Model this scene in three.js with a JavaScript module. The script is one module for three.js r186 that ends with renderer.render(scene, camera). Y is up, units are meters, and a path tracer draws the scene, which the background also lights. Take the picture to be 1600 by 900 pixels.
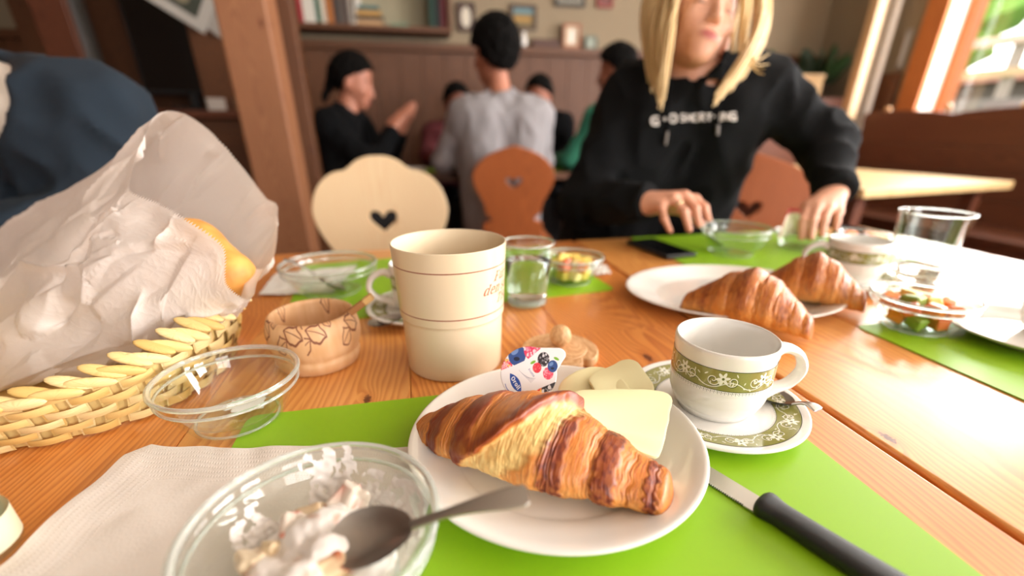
import * as THREE from 'three';
import { mergeGeometries, mergeVertices } from 'three/addons/utils/BufferGeometryUtils.js';
import { RoundedBoxGeometry } from 'three/addons/geometries/RoundedBoxGeometry.js';
import { TextGeometry } from 'three/addons/geometries/TextGeometry.js';
import { FontLoader } from 'three/addons/loaders/FontLoader.js';
import { RectAreaLightUniformsLib } from 'three/addons/lights/RectAreaLightUniformsLib.js';
import { createNoise2D, createNoise3D } from 'simplex-noise';

// ---------------------------------------------------------------- camera, sky, daylight, exposure
const scene = new THREE.Scene();
const TY = 0.75;                       // table top
const FPX = 711, PCY = 533, PITCH = Math.atan(333 / 711), YAW = THREE.MathUtils.degToRad(12), EYE = new THREE.Vector3(0, TY + 0.24, 0);
const camera = new THREE.PerspectiveCamera(2 * Math.atan(533 / 711) * 180 / Math.PI, 1600 / 1066, 0.02, 200);
camera.setViewOffset(1600, 1066, 0, 0, 1600, 900);
const FWD = new THREE.Vector3(Math.sin(YAW), 0, -Math.cos(YAW)), RIGHT = new THREE.Vector3(Math.cos(YAW), 0, Math.sin(YAW));
const AXIS = FWD.clone().multiplyScalar(Math.cos(PITCH)).add(new THREE.Vector3(0, -Math.sin(PITCH), 0));
const UPV = FWD.clone().multiplyScalar(Math.sin(PITCH)).add(new THREE.Vector3(0, Math.cos(PITCH), 0));
camera.position.copy(EYE);
camera.up.set(0, 1, 0);
camera.lookAt(EYE.clone().add(AXIS));
camera.focus = 0.37;
camera.userData.fStop = 2.1;

scene.background = new THREE.Color(1, 1, 1);          // an even overcast sky
scene.backgroundIntensity = 5.0;
const renderer = new THREE.WebGLRenderer({ antialias: true });
renderer.toneMapping = THREE.LinearToneMapping;
renderer.toneMappingExposure = 0.98;
renderer.shadowMap.enabled = true;
RectAreaLightUniformsLib.init();

// daylight entering through the windows of the right-hand wall (one light in each opening)
const WALL_R = 3.55;                                  // inner face of the window wall
const WIN = [[-2.93, -1.5], [-1.05, 0.45], [0.9, 2.4]];   // z extents of the openings
const WIN_Y0 = 1.02, WIN_Y1 = 2.42;
for (const [z0, z1] of WIN) {
  const l = new THREE.RectAreaLight(new THREE.Color(1.0, 0.975, 0.955), z0 < -2 ? 13 : 27, z1 - z0 - 0.14, WIN_Y1 - WIN_Y0 - 0.14);
  l.position.set(WALL_R + 0.13, (WIN_Y0 + WIN_Y1) / 2, (z0 + z1) / 2);
  l.lookAt(0, (WIN_Y0 + WIN_Y1) / 2, (z0 + z1) / 2);
  l.name = 'window_daylight';
  scene.add(l);
}

// a further window in the wall behind the photographer: it lights the faces turned to the lens
const FRONT_Z = 3.0, FWIN = [0.5, 2.3];
{
  const l = new THREE.RectAreaLight(new THREE.Color(1.0, 0.975, 0.955), 8, FWIN[1] - FWIN[0] - 0.14, WIN_Y1 - WIN_Y0 - 0.14);
  l.position.set((FWIN[0] + FWIN[1]) / 2, (WIN_Y0 + WIN_Y1) / 2, FRONT_Z + 0.13);
  l.lookAt((FWIN[0] + FWIN[1]) / 2, (WIN_Y0 + WIN_Y1) / 2, 0);
  l.name = 'window_daylight'; scene.add(l);
}

// ---------------------------------------------------------------- helpers
function rngOf(seed) { let a = seed >>> 0; return () => { a = (a + 0x6D2B79F5) | 0; let t = Math.imul(a ^ (a >>> 15), 1 | a); t = (t + Math.imul(t ^ (t >>> 7), 61 | t)) ^ t; return ((t ^ (t >>> 14)) >>> 0) / 4294967296; }; }
const n2 = createNoise2D(rngOf(11)), n3 = createNoise3D(rngOf(23));
const fbm2 = (x, y, o = 4) => { let s = 0, a = 0.5; for (let i = 0; i < o; i++) { s += a * n2(x, y); x *= 2.03; y *= 2.03; a *= 0.5; } return s; };
const fbm3 = (x, y, z, o = 4) => { let s = 0, a = 0.5; for (let i = 0; i < o; i++) { s += a * n3(x, y, z); x *= 2.03; y *= 2.03; z *= 2.03; a *= 0.5; } return s; };
const sstep = (a, b, x) => { const t = Math.min(1, Math.max(0, (x - a) / (b - a))); return t * t * (3 - 2 * t); };
const mix = (a, b, t) => a + (b - a) * t;
const clamp = (x, a = 0, b = 1) => Math.min(b, Math.max(a, x));
const V = (x, y, z) => new THREE.Vector3(x, y, z);
const col = (h) => new THREE.Color(h);
const rad = THREE.MathUtils.degToRad;
// a photo pixel turned into a direction; at(): where it meets height h above the table; deep(): at a distance along the lens axis
const rayOf = (px, py) => AXIS.clone().multiplyScalar(FPX).addScaledVector(RIGHT, px - 800).addScaledVector(UPV, PCY - py);
const at = (px, py, h = 0) => { const d = rayOf(px, py), t = (TY + h - EYE.y) / d.y; return EYE.clone().addScaledVector(d, t); };
const deep = (px, py, z) => EYE.clone().addScaledVector(rayOf(px, py), z / FPX);
const cam2 = (x, z, h = 0) => V(x * Math.cos(YAW) - z * Math.sin(YAW), TY + h, x * Math.sin(YAW) + z * Math.cos(YAW));  // lens-aligned ground coordinates

const taken = {};
function numbered(name) { const n = taken[name] = (taken[name] ?? -1) + 1; return n ? name + '_' + String(n).padStart(3, '0') : name; }
function tag(o, label, category, group, kind) { o.userData = { label, category }; if (group) o.userData.group = group; if (kind) o.userData.kind = kind; return o; }
function thing(name, label, category, pos = [0, 0, 0], turn = 0, group) {
  const o = new THREE.Group(); o.name = numbered(name); scene.add(o);
  if (pos.isVector3) o.position.copy(pos); else o.position.set(...pos);
  o.rotation.y = turn; return tag(o, label, category, group);
}
function part(parent, name, geo, mat, label) { const m = new THREE.Mesh(geo, mat); m.name = name; parent.add(m); if (label) m.userData.label = label; return m; }
function solo(name, label, category, geo, mat, pos, turn = 0, group) {   // a thing that is one mesh
  const m = new THREE.Mesh(geo, mat); m.name = numbered(name); scene.add(m);
  if (pos) { if (pos.isVector3) m.position.copy(pos); else m.position.set(...pos); } m.rotation.y = turn; return tag(m, label, category, group);
}
function struct(name, geo, mat, label) { const m = geo ? new THREE.Mesh(geo, mat) : new THREE.Group(); m.name = name; scene.add(m); m.userData = { kind: 'structure' }; if (label) m.userData.label = label; return m; }
function dup(o, pos, turn, label, group) { const c = o.clone(); c.name = numbered(o.name.replace(/_\d{3}$/, '')); scene.add(c); if (pos) c.position.copy(pos); c.rotation.y = turn ?? o.rotation.y; c.userData = { ...o.userData }; if (label) c.userData.label = label; if (group) c.userData.group = group; return c; }
const std = (c, rough = 0.6, o = {}) => new THREE.MeshStandardMaterial({ color: c?.isColor ? c : col(c), roughness: rough, ...o });
const phys = (c, rough = 0.4, o = {}) => new THREE.MeshPhysicalMaterial({ color: c?.isColor ? c : col(c), roughness: rough, ...o });
const box = (w, h, d, x = 0, y = 0, z = 0) => new THREE.BoxGeometry(w, h, d).translate(x, y, z);
const rbox = (w, h, d, r = 0.003, x = 0, y = 0, z = 0, s = 2) => new RoundedBoxGeometry(w, h, d, s, Math.min(r, w / 2.01, h / 2.01, d / 2.01)).translate(x, y, z);
const lathe = (pts, seg = 96) => new THREE.LatheGeometry(pts.map(([r, y]) => new THREE.Vector2(Math.max(r, 0), y)), seg);
const tube = (pts, r, seg = 24, rs = 8, closed = false) => new THREE.TubeGeometry(new THREE.CatmullRomCurve3(pts.map((p) => p.isVector3 ? p : V(...p)), closed), seg, r, rs, closed);
const merge = (gs) => mergeGeometries(gs.map((g) => { const q = g.index ? g.toNonIndexed() : g; for (const k of Object.keys(q.attributes)) if (!['position', 'normal', 'uv'].includes(k)) q.deleteAttribute(k); return q; }));
// a smooth profile through control points
function smoothProfile(pts, n = 40) { const c = new THREE.CatmullRomCurve3(pts.map(([r, y]) => V(r, y, 0)), false, 'centripetal'); return c.getPoints(n).map((p) => [Math.max(0, p.x), p.y]); }
// parametric grid
function grid(nu, nv, fn, closeV = false, colorFn) {
  const pos = [], uv = [], idx = [], cols = [], nvv = nv + 1;
  for (let i = 0; i <= nu; i++) for (let j = 0; j <= nv; j++) { const p = fn(i / nu, j / nv); pos.push(p.x, p.y, p.z); uv.push(i / nu, j / nv); if (colorFn) { const c = colorFn(i / nu, j / nv, p); cols.push(c[0], c[1], c[2]); } }
  for (let i = 0; i < nu; i++) for (let j = 0; j < nv; j++) { const a = i * nvv + j, b = a + nvv; idx.push(a, b, a + 1, b, b + 1, a + 1); }
  const g = new THREE.BufferGeometry();
  g.setAttribute('position', new THREE.Float32BufferAttribute(pos, 3)); g.setAttribute('uv', new THREE.Float32BufferAttribute(uv, 2));
  if (colorFn) g.setAttribute('color', new THREE.Float32BufferAttribute(cols, 3));
  g.setIndex(idx); g.computeVertexNormals();
  if (closeV) { const n = g.attributes.normal; for (let i = 0; i <= nu; i++) { const a = i * nvv, b = a + nv; const v = V(n.getX(a) + n.getX(b), n.getY(a) + n.getY(b), n.getZ(a) + n.getZ(b)).normalize(); n.setXYZ(a, v.x, v.y, v.z); n.setXYZ(b, v.x, v.y, v.z); } }
  return g;
}
function texture(w, h, fn, srgb = true, rx = 1, ry = 1) {
  const d = new Uint8Array(w * h * 4);
  for (let y = 0; y < h; y++) for (let x = 0; x < w; x++) { const c = fn(x / w, y / h), k = (y * w + x) * 4; d[k] = clamp(c[0]) * 255; d[k + 1] = clamp(c[1]) * 255; d[k + 2] = clamp(c[2]) * 255; d[k + 3] = 255; }
  const t = new THREE.DataTexture(d, w, h); t.magFilter = THREE.LinearFilter; t.minFilter = THREE.LinearFilter; t.wrapS = t.wrapT = THREE.RepeatWrapping; if (srgb) t.colorSpace = THREE.SRGBColorSpace; t.repeat.set(rx, ry); t.needsUpdate = true; return t;
}
const hexRGB = (h) => { const n = parseInt(h.slice(1), 16); return [(n >> 16) / 255, ((n >> 8) & 255) / 255, (n & 255) / 255]; };
const mixC = (a, b, t) => [mix(a[0], b[0], t), mix(a[1], b[1], t), mix(a[2], b[2], t)];
// softwood board: flat-sawn growth rings along v, size in metres
function woodTex(seed, { W = 0.25, L = 1.2, w = 512, h = 1024, early = '#eaa052', late = '#c26c2c', knot = '#57260f', ring = 0.0055, knots = 3, contrast = 1, spread = 0.5 } = {}) {
  const r = rngOf(seed), e = hexRGB(early), l = hexRGB(late), kc = hexRGB(knot), ox = r() * 50, cx0 = W * (0.2 + 0.6 * r()), ks = [];
  for (let i = 0; i < knots; i++) ks.push([W * r(), L * r(), 0.004 + 0.006 * r() * r(), 1 + r()]);
  return texture(w, h, (u, v) => {
    const x = u * W, y = v * L;
    let cx = cx0 + 0.03 * n2(ox, y * 1.3), dep = 0.02 + spread * 0.06 * (1 + n2(ox + 9, y * 0.9));
    let rr = Math.hypot(x - cx, dep) + 0.0016 * n2(x * 60 + ox, y * 5) + 0.004 * n2(x * 9 + ox, y * 2.2), kd = 0, halo = 0;
    for (const [kx, ky, kr, ka] of ks) { const d = Math.hypot(x - kx, (y - ky) / (1 + ka)); rr += 0.012 * Math.exp(-(d * d) / (kr * kr * 6)); kd = Math.max(kd, 1 - sstep(kr * 0.55, kr * 1.05, d + 0.0015 * n2(x * 300, y * 300))); halo = Math.max(halo, 1 - sstep(kr, kr * 2.6, d)); }
    const f = rr / ring, p = f - Math.floor(f), line = sstep(0.25, 0.86, p) * (1 - sstep(0.9, 1, p));
    const fib = 0.5 + 0.5 * n2(x * 900 + ox, y * 14), big = 0.5 + 0.5 * fbm2(x * 12 + ox, y * 2.5, 3);
    let c = mixC(e, l, clamp(contrast * (0.62 * line + 0.14 * fib + 0.22 * big - 0.08)));
    c = mixC(c, l, halo * 0.45); c = mixC(c, kc, kd * 0.85);
    return c;
  });
}
// give a box-like board uv in metres / texture size, grain along the chosen axis, with an offset of its own
function boardUV(geo, axis, W, L, ou, ov) {
  const p = geo.attributes.position, n = geo.attributes.normal, uv = new Float32Array(p.count * 2), ax = ['x', 'y', 'z'].indexOf(axis), oth = [0, 1, 2].filter((k) => k !== ax), g = [(i) => p.getX(i), (i) => p.getY(i), (i) => p.getZ(i)], gn = [(i) => n.getX(i), (i) => n.getY(i), (i) => n.getZ(i)];
  for (let i = 0; i < p.count; i++) { const flip = Math.abs(gn[oth[0]](i)) > Math.abs(gn[oth[1]](i)); uv[2 * i] = g[flip ? oth[1] : oth[0]](i) / W + ou; uv[2 * i + 1] = g[ax](i) / L + ov; }
  geo.setAttribute('uv', new THREE.BufferAttribute(uv, 2)); return geo;
}
function canvasTex(w, h, draw, repeatX = 1) { const c = document.createElement('canvas'); c.width = w; c.height = h; const g = c.getContext('2d'); draw(g, w, h); const t = new THREE.CanvasTexture(c); t.colorSpace = THREE.SRGBColorSpace; t.wrapS = t.wrapT = THREE.RepeatWrapping; t.repeat.x = repeatX; return t; }
// signed-distance meshing (surface nets) for bodies, bread, fruit
function netMesh(sdf, lo, hi, cell) {
  const nx = Math.ceil((hi[0] - lo[0]) / cell) + 1, ny = Math.ceil((hi[1] - lo[1]) / cell) + 1, nz = Math.ceil((hi[2] - lo[2]) / cell) + 1;
  const f = new Float32Array(nx * ny * nz), id = (i, j, k) => (k * ny + j) * nx + i;
  const BS = 6, reach = BS * cell * 0.87 * 1.45 + 0.004;      // whole blocks far from the surface are filled at once
  for (let K = 0; K < nz; K += BS) for (let Jb = 0; Jb < ny; Jb += BS) for (let I = 0; I < nx; I += BS) {
    const c = sdf(lo[0] + (I + BS / 2) * cell, lo[1] + (Jb + BS / 2) * cell, lo[2] + (K + BS / 2) * cell), far = Math.abs(c) > reach;
    for (let k = K; k < Math.min(nz, K + BS); k++) for (let j = Jb; j < Math.min(ny, Jb + BS); j++) for (let i = I; i < Math.min(nx, I + BS); i++) f[id(i, j, k)] = far ? c : sdf(lo[0] + i * cell, lo[1] + j * cell, lo[2] + k * cell);
  }
  const vid = new Int32Array(nx * ny * nz).fill(-1), pos = [], idx = [], E = [[0, 1], [2, 3], [4, 5], [6, 7], [0, 2], [1, 3], [4, 6], [5, 7], [0, 4], [1, 5], [2, 6], [3, 7]];
  for (let k = 0; k < nz - 1; k++) for (let j = 0; j < ny - 1; j++) for (let i = 0; i < nx - 1; i++) {
    const v = []; let m = 0; for (let c = 0; c < 8; c++) { const q = f[id(i + (c & 1), j + ((c >> 1) & 1), k + (c >> 2))]; v.push(q); if (q < 0) m |= 1 << c; }
    if (m === 0 || m === 255) continue;
    let n = 0, x = 0, y = 0, z = 0;
    for (const [a, b] of E) { if ((v[a] < 0) === (v[b] < 0)) continue; const t = v[a] / (v[a] - v[b]); x += mix(a & 1, b & 1, t); y += mix((a >> 1) & 1, (b >> 1) & 1, t); z += mix(a >> 2, b >> 2, t); n++; }
    vid[id(i, j, k)] = pos.length / 3; pos.push(lo[0] + (i + x / n) * cell, lo[1] + (j + y / n) * cell, lo[2] + (k + z / n) * cell);
  }
  const quad = (a, b, c, d, s) => { if (a < 0 || b < 0 || c < 0 || d < 0) return; s ? idx.push(a, b, c, a, c, d) : idx.push(a, c, b, a, d, c); };
  for (let k = 1; k < nz - 1; k++) for (let j = 1; j < ny - 1; j++) for (let i = 1; i < nx - 1; i++) {
    const s = f[id(i, j, k)] < 0;
    if (s !== f[id(i + 1, j, k)] < 0) quad(vid[id(i, j - 1, k - 1)], vid[id(i, j, k - 1)], vid[id(i, j, k)], vid[id(i, j - 1, k)], s);
    if (s !== f[id(i, j + 1, k)] < 0) quad(vid[id(i - 1, j, k - 1)], vid[id(i - 1, j, k)], vid[id(i, j, k)], vid[id(i, j, k - 1)], s);
    if (s !== f[id(i, j, k + 1)] < 0) quad(vid[id(i - 1, j - 1, k)], vid[id(i, j - 1, k)], vid[id(i, j, k)], vid[id(i - 1, j, k)], s);
  }
  const g = new THREE.BufferGeometry(); g.setAttribute('position', new THREE.Float32BufferAttribute(pos, 3)); g.setIndex(idx); g.computeVertexNormals();
  const uv = new Float32Array(pos.length / 3 * 2); for (let i = 0; i < pos.length / 3; i++) { uv[2 * i] = pos[3 * i] * 4 + pos[3 * i + 2] * 2; uv[2 * i + 1] = pos[3 * i + 1] * 4; } g.setAttribute('uv', new THREE.BufferAttribute(uv, 2));
  return g;
}
const smin = (a, b, k) => { const h = Math.max(k - Math.abs(a - b), 0) / k; return Math.min(a, b) - h * h * k * 0.25; };
function cone(p, a, b, ra, rb) { const bx = b[0] - a[0], by = b[1] - a[1], bz = b[2] - a[2], px = p[0] - a[0], py = p[1] - a[1], pz = p[2] - a[2], h = clamp((px * bx + py * by + pz * bz) / (bx * bx + by * by + bz * bz + 1e-9)); return Math.hypot(px - bx * h, py - by * h, pz - bz * h) - mix(ra, rb, h); }
function ellip(p, c, r) { const k0 = Math.hypot((p[0] - c[0]) / r[0], (p[1] - c[1]) / r[1], (p[2] - c[2]) / r[2]), k1 = Math.hypot((p[0] - c[0]) / r[0] ** 2, (p[1] - c[1]) / r[1] ** 2, (p[2] - c[2]) / r[2] ** 2); return k1 < 1e-6 ? -Math.min(...r) : k0 * (k0 - 1) / k1; }
function paint(geo, fn) { const p = geo.attributes.position, n = geo.attributes.normal, c = new Float32Array(p.count * 3); for (let i = 0; i < p.count; i++) { const q = fn(p.getX(i), p.getY(i), p.getZ(i), n.getX(i), n.getY(i), n.getZ(i)); c[3 * i] = q[0]; c[3 * i + 1] = q[1]; c[3 * i + 2] = q[2]; } geo.setAttribute('color', new THREE.BufferAttribute(c, 3)); return geo; }
const lin = (h) => { const c = col(h); return [c.r, c.g, c.b]; };

// ---------------------------------------------------------------- shared materials
const tableTex = [woodTex(3, { knots: 3, w: 640, h: 1536 }), woodTex(8, { knots: 2, w: 640, h: 1536, early: '#eca85c', late: '#cc7e3a' }), woodTex(15, { knots: 2, w: 640, h: 1536, early: '#e6964a', late: '#be682c', ring: 0.0045 })];
const M = {
  table: tableTex.map((t) => phys('#ffffff', 0.36, { map: t, clearcoat: 0.55, clearcoatRoughness: 0.2 })),
  honey: [21, 22, 23].map((s) => std('#ffffff', 0.55, { map: woodTex(s, { early: '#6c4122', late: '#482813', knots: 4, w: 256, h: 512, L: 1 }) })),
  brown: [31, 32].map((s) => std('#ffffff', 0.5, { map: woodTex(s, { early: '#6e3c24', late: '#4a2414', knots: 5, w: 256, h: 512, L: 1 }) })),
  pale: std('#ffffff', 0.5, { map: woodTex(41, { early: '#fbdfb4', late: '#f0c898', knots: 1, contrast: 0.7, w: 256, h: 512, W: 0.3, L: 0.5 }) }),
  orangeWood: std('#ffffff', 0.5, { map: woodTex(43, { early: '#b3622f', late: '#8f4a22', knots: 1, w: 256, h: 512, W: 0.3, L: 0.5 }) }),
  bench: std('#ffffff', 0.55, { map: woodTex(45, { early: '#724229', late: '#512b1b', knots: 7, W: 0.4, L: 1.2, w: 256, h: 768 }) }),
  mat: std('#8ebe17', 0.42),
  china: phys('#efece6', 0.14, { clearcoat: 0.4, clearcoatRoughness: 0.05 }),
  glass: phys('#fafdfb', 0.0, { transmission: 1, thickness: 0, ior: 1.5 }),
  glassEdge: phys('#f2f8f4', 0.06, { transmission: 0.8, thickness: 0.002, ior: 1.45 }),  // clear glass given some diffuse white, painting in the light its edges catch
  water: phys('#ffffff', 0.0, { transmission: 1, thickness: 0.05, ior: 1.33 }),
  steel: std('#b5b0aa', 0.3, { metalness: 1 }),
  black: std('#17181a', 0.5),
  plaster: std('#908069', 0.9),
  whitePaint: std('#f0ece4', 0.7),
};
// ---------------------------------------------------------------- room shell
const ROOM = { x0: -3.2, x1: WALL_R, z0: -3.95, z1: 3.0, y1: 2.75 };
const WT = 0.22;
{
  const w = ROOM.x1 - ROOM.x0 + 2 * WT, d = ROOM.z1 - ROOM.z0 + 2 * WT, cx = (ROOM.x0 + ROOM.x1) / 2, cz = (ROOM.z0 + ROOM.z1) / 2;
  const floor = struct('floor', null, null, 'brown wooden floor');
  part(floor, 'subfloor', box(w, 0.1, d, cx, -0.07, cz), std('#4a2d1c', 0.8));
  for (let i = 0, x = ROOM.x0; x < ROOM.x1; i++, x += 0.28) part(floor, 'floorboard', boardUV(box(0.276, 0.02, ROOM.z1 - ROOM.z0, x + 0.14, -0.01, cz), 'z', 0.25, 1, i * 0.37, i * 0.21), M.brown[i % 2]);
  struct('ceiling', box(w, 0.15, d, cx, ROOM.y1 + 0.075, cz), std('#d6cec0', 0.85));
  const wb = struct('wall_back', null, null, 'cream wall above wooden wainscot');
  part(wb, 'plaster', box(w, ROOM.y1, WT, cx, ROOM.y1 / 2, ROOM.z0 - WT / 2), M.plaster);
  for (let i = 0, x = ROOM.x0; x < ROOM.x1; i++, x += 0.16) part(wb, 'wainscot_board', boardUV(box(Math.min(0.156, ROOM.x1 - x), 1.5, 0.025, x + 0.08, 0.75, ROOM.z0 + 0.0125), 'y', 0.25, 1, i * 0.31, i * 0.17), M.honey[i % 3]);
  part(wb, 'wainscot_rail', boardUV(rbox(ROOM.x1 - ROOM.x0, 0.05, 0.07, 0.006, cx, 1.515, ROOM.z0 + 0.035), 'x', 0.25, 1, 0.1, 0.3), M.honey[0]);
  const wl = struct('wall_left', box(WT, ROOM.y1, d, ROOM.x0 - WT / 2, ROOM.y1 / 2, cz), std('#5a4231', 0.9));
  const wf = struct('wall_front', null, null, 'white wall with one window opening'), zf = ROOM.z1 + WT / 2, wm = (WIN_Y0 + WIN_Y1) / 2;
  part(wf, 'wall_base', box(w, WIN_Y0, WT, cx, WIN_Y0 / 2, zf), M.whitePaint); part(wf, 'wall_head', box(w, ROOM.y1 - WIN_Y1, WT, cx, (ROOM.y1 + WIN_Y1) / 2, zf), M.whitePaint);
  for (const [a, b] of [[ROOM.x0 - WT, FWIN[0]], [FWIN[1], ROOM.x1 + WT]]) part(wf, 'wall_pier', box(b - a, WIN_Y1 - WIN_Y0, WT, (a + b) / 2, wm, zf), M.whitePaint);
  // window wall with real openings
  const wr = struct('wall_right', null, null, 'plaster wall with window openings');
  const xs = ROOM.x1 + WT / 2;
  part(wr, 'wall_base', box(WT, WIN_Y0, d, xs, WIN_Y0 / 2, cz), M.plaster);
  part(wr, 'wall_head', box(WT, ROOM.y1 - WIN_Y1, d, xs, (ROOM.y1 + WIN_Y1) / 2, cz), M.plaster);
  const stops = [ROOM.z0 - WT, ...WIN.flat(), ROOM.z1 + WT];
  for (let i = 0; i < stops.length; i += 2) part(wr, 'wall_pier', box(WT, WIN_Y1 - WIN_Y0, stops[i + 1] - stops[i], xs, (WIN_Y0 + WIN_Y1) / 2, (stops[i] + stops[i + 1]) / 2), M.plaster), i && part(wr, 'white_reveal', box(WT - 0.02, WIN_Y1 - WIN_Y0, 0.006, xs - 0.01, (WIN_Y0 + WIN_Y1) / 2, stops[i] + 0.003 - 0.012 * 0 - 0.006), M.whitePaint), i < stops.length - 2 && part(wr, 'white_reveal', box(WT - 0.02, WIN_Y1 - WIN_Y0, 0.006, xs - 0.01, (WIN_Y0 + WIN_Y1) / 2, stops[i + 1] + 0.003), M.whitePaint);
  const frameM = std('#ffffff', 0.5, { map: woodTex(51, { early: '#c87a3c', late: '#a4571f', knots: 0, w: 128, h: 512, W: 0.12, L: 1 }) });
  const pane = phys('#ffffff', 0.0, { transmission: 1, thickness: 0, ior: 1.5 });
  {
    const g = struct('window_4', null, null, 'orange-stained wooden window behind the photographer'), [a, b] = FWIN, t = 0.06, z = ROOM.z1 + WT - 0.05, m = (WIN_Y0 + WIN_Y1) / 2, H = WIN_Y1 - WIN_Y0;
    for (const x of [a + t / 2, (a + b) / 2, b - t / 2]) part(g, 'frame_stile', boardUV(rbox(t, H, 0.09, 0.006, x, m, z), 'y', 0.12, 1, x, 0), frameM);
    for (const y of [WIN_Y0 + t / 2, WIN_Y1 - t / 2]) for (const s of [0, 1]) part(g, 'frame_rail', boardUV(rbox((b - a - 3 * t) / 2, t, 0.09, 0.006, a + t + (b - a - 3 * t) / 4 + s * ((b - a - 3 * t) / 2 + t), y, z), 'x', 0.12, 1, y, s), frameM);
    for (const s of [0, 1]) part(g, 'pane', box((b - a - 3 * t) / 2, H - 2 * t, 0.004, a + t + (b - a - 3 * t) / 4 + s * ((b - a - 3 * t) / 2 + t), m, z + 0.03), pane);
  }
  WIN.forEach(([z0, z1], i) => {
    const g = struct('window_' + (i + 1), null, null, 'orange-stained wooden window');
    const y0 = WIN_Y0, y1 = WIN_Y1, x = ROOM.x1 + WT - 0.05, t = 0.06;
    const bar = (n, sy, sz, y, z, ax) => part(g, n, boardUV(rbox(0.09, sy, sz, 0.006, x, y, z), ax, 0.12, 1, z, y), frameM);
    bar('frame_stile', y1 - y0, t, (y0 + y1) / 2, z0 + t / 2, 'y'); bar('frame_stile', y1 - y0, t, (y0 + y1) / 2, z1 - t / 2, 'y');
    bar('frame_rail', t, z1 - z0 - 2 * t, y0 + t / 2, (z0 + z1) / 2, 'z'); bar('frame_rail', t, z1 - z0 - 2 * t, y1 - t / 2, (z0 + z1) / 2, 'z');
    bar('mullion', y1 - y0 - 2 * t, 0.06, (y0 + y1) / 2, (z0 + z1) / 2, 'y');
    for (const s of [-1, 1]) part(g, 'pane', box(0.004, y1 - y0 - 2 * t, (z1 - z0) / 2 - t - 0.03, x + 0.03, (y0 + y1) / 2, (z0 + z1) / 2 + s * ((z1 - z0) / 4 + 0.0125 - t / 4)), pane);
    part(g, 'window_sill', boardUV(rbox(0.26, 0.03, z1 - z0 - 0.01, 0.006, ROOM.x1 + 0.05, y0 + 0.015, (z0 + z1) / 2), 'z', 0.25, 1, 0, i * 0.3), frameM);
    for (const zz of [z0 - 0.075, z1 + 0.075]) part(g, 'casing', boardUV(rbox(0.03, y1 - y0 + 0.2, 0.15, 0.006, ROOM.x1 - 0.015, (y0 + y1) / 2, zz), 'y', 0.12, 1, zz, i), frameM);
    part(g, 'casing', boardUV(rbox(0.03, 0.12, z1 - z0, 0.006, ROOM.x1 - 0.015, y1 + 0.06, (z0 + z1) / 2), 'z', 0.12, 1, 0, i), frameM);
  });
}
// ---------------------------------------------------------------- dining table
const TABLE = { x0: -1.45, x1: 1.175, z0: -1.02, z1: 0.42 };
{
  const t = thing('dining_table', 'honey pine dining table of wide varnished boards, laid for breakfast', 'table', [0, 0, 0]);
  const xs = [0.366]; for (let x = 0.366; x > TABLE.x0 + 0.1; x -= 0.192) xs.unshift(x - 0.192); xs[0] = TABLE.x0; xs.push(0.57, 0.772, 0.974, TABLE.x1);
  for (let i = 0; i < xs.length - 1; i++) {
    const big = Math.abs(xs[i] - 0.366) < 1e-6, bigR = Math.abs(xs[i + 1] - 0.366) < 1e-6, a = xs[i] + (big ? 0.003 : 0.0002), b = xs[i + 1] - (bigR ? 0.003 : 0.0002);
    const r = big || bigR ? 0.004 : 0.0012, w = b - a, L = TABLE.z1 - TABLE.z0;
    part(t, 'tabletop_board', boardUV(rbox(w, 0.034, L, r, (a + b) / 2, TY - 0.017, (TABLE.z0 + TABLE.z1) / 2, 3), 'z', 0.25, 1.2, i * 0.413, i * 0.29 + 0.1), M.table[(i * 2 + 1) % 3]);
  }
  for (const z of [TABLE.z0 + 0.12, TABLE.z1 - 0.12]) part(t, 'apron', box(TABLE.x1 - TABLE.x0 - 0.24, 0.09, 0.025, (TABLE.x0 + TABLE.x1) / 2, TY - 0.08, z), M.honey[1]);
  part(t, 'batten', box(TABLE.x1 - TABLE.x0 - 0.3, 0.012, 0.06, (TABLE.x0 + TABLE.x1) / 2, TY - 0.0405, -0.3), M.honey[1]);
  for (const x of [TABLE.x0 + 0.12, TABLE.x1 - 0.12]) for (const z of [TABLE.z0 + 0.12, TABLE.z1 - 0.12]) part(t, 'leg', rbox(0.07, TY - 0.034, 0.07, 0.006, x, (TY - 0.034) / 2, z), M.honey[2]);
}
// ---------------------------------------------------------------- placemats
const MAT_T = 0.0016;
function placemat(x0, x1, z0, z1, turn, label) {
  const w = x1 - x0, d = z1 - z0, s = new THREE.Shape(), r = 0.012;
  s.moveTo(-w / 2 + r, -d / 2); s.lineTo(w / 2 - r, -d / 2); s.quadraticCurveTo(w / 2, -d / 2, w / 2, -d / 2 + r); s.lineTo(w / 2, d / 2 - r); s.quadraticCurveTo(w / 2, d / 2, w / 2 - r, d / 2); s.lineTo(-w / 2 + r, d / 2); s.quadraticCurveTo(-w / 2, d / 2, -w / 2, d / 2 - r); s.lineTo(-w / 2, -d / 2 + r); s.quadraticCurveTo(-w / 2, -d / 2, -w / 2 + r, -d / 2);
  const g = new THREE.ExtrudeGeometry(s, { depth: MAT_T, bevelEnabled: false, curveSegments: 6 }).rotateX(-Math.PI / 2);
  return solo('placemat', label, 'placemat', g, M.mat, V((x0 + x1) / 2, TY + 0.0002, (z0 + z1) / 2), turn, 'green placemats');
}
placemat(-0.163, 0.309, -0.39, -0.06, 0.0, 'plain green placemat under the white plate with the croissant and cheese');
placemat(0.563, 1.03, -0.45, -0.12, 0.0, 'plain green placemat under the round glass bowl of melon pieces');
placemat(-0.2, 0.297, -0.945, -0.632, rad(6), 'plain green placemat under the water tumbler behind the beige bin');
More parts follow.
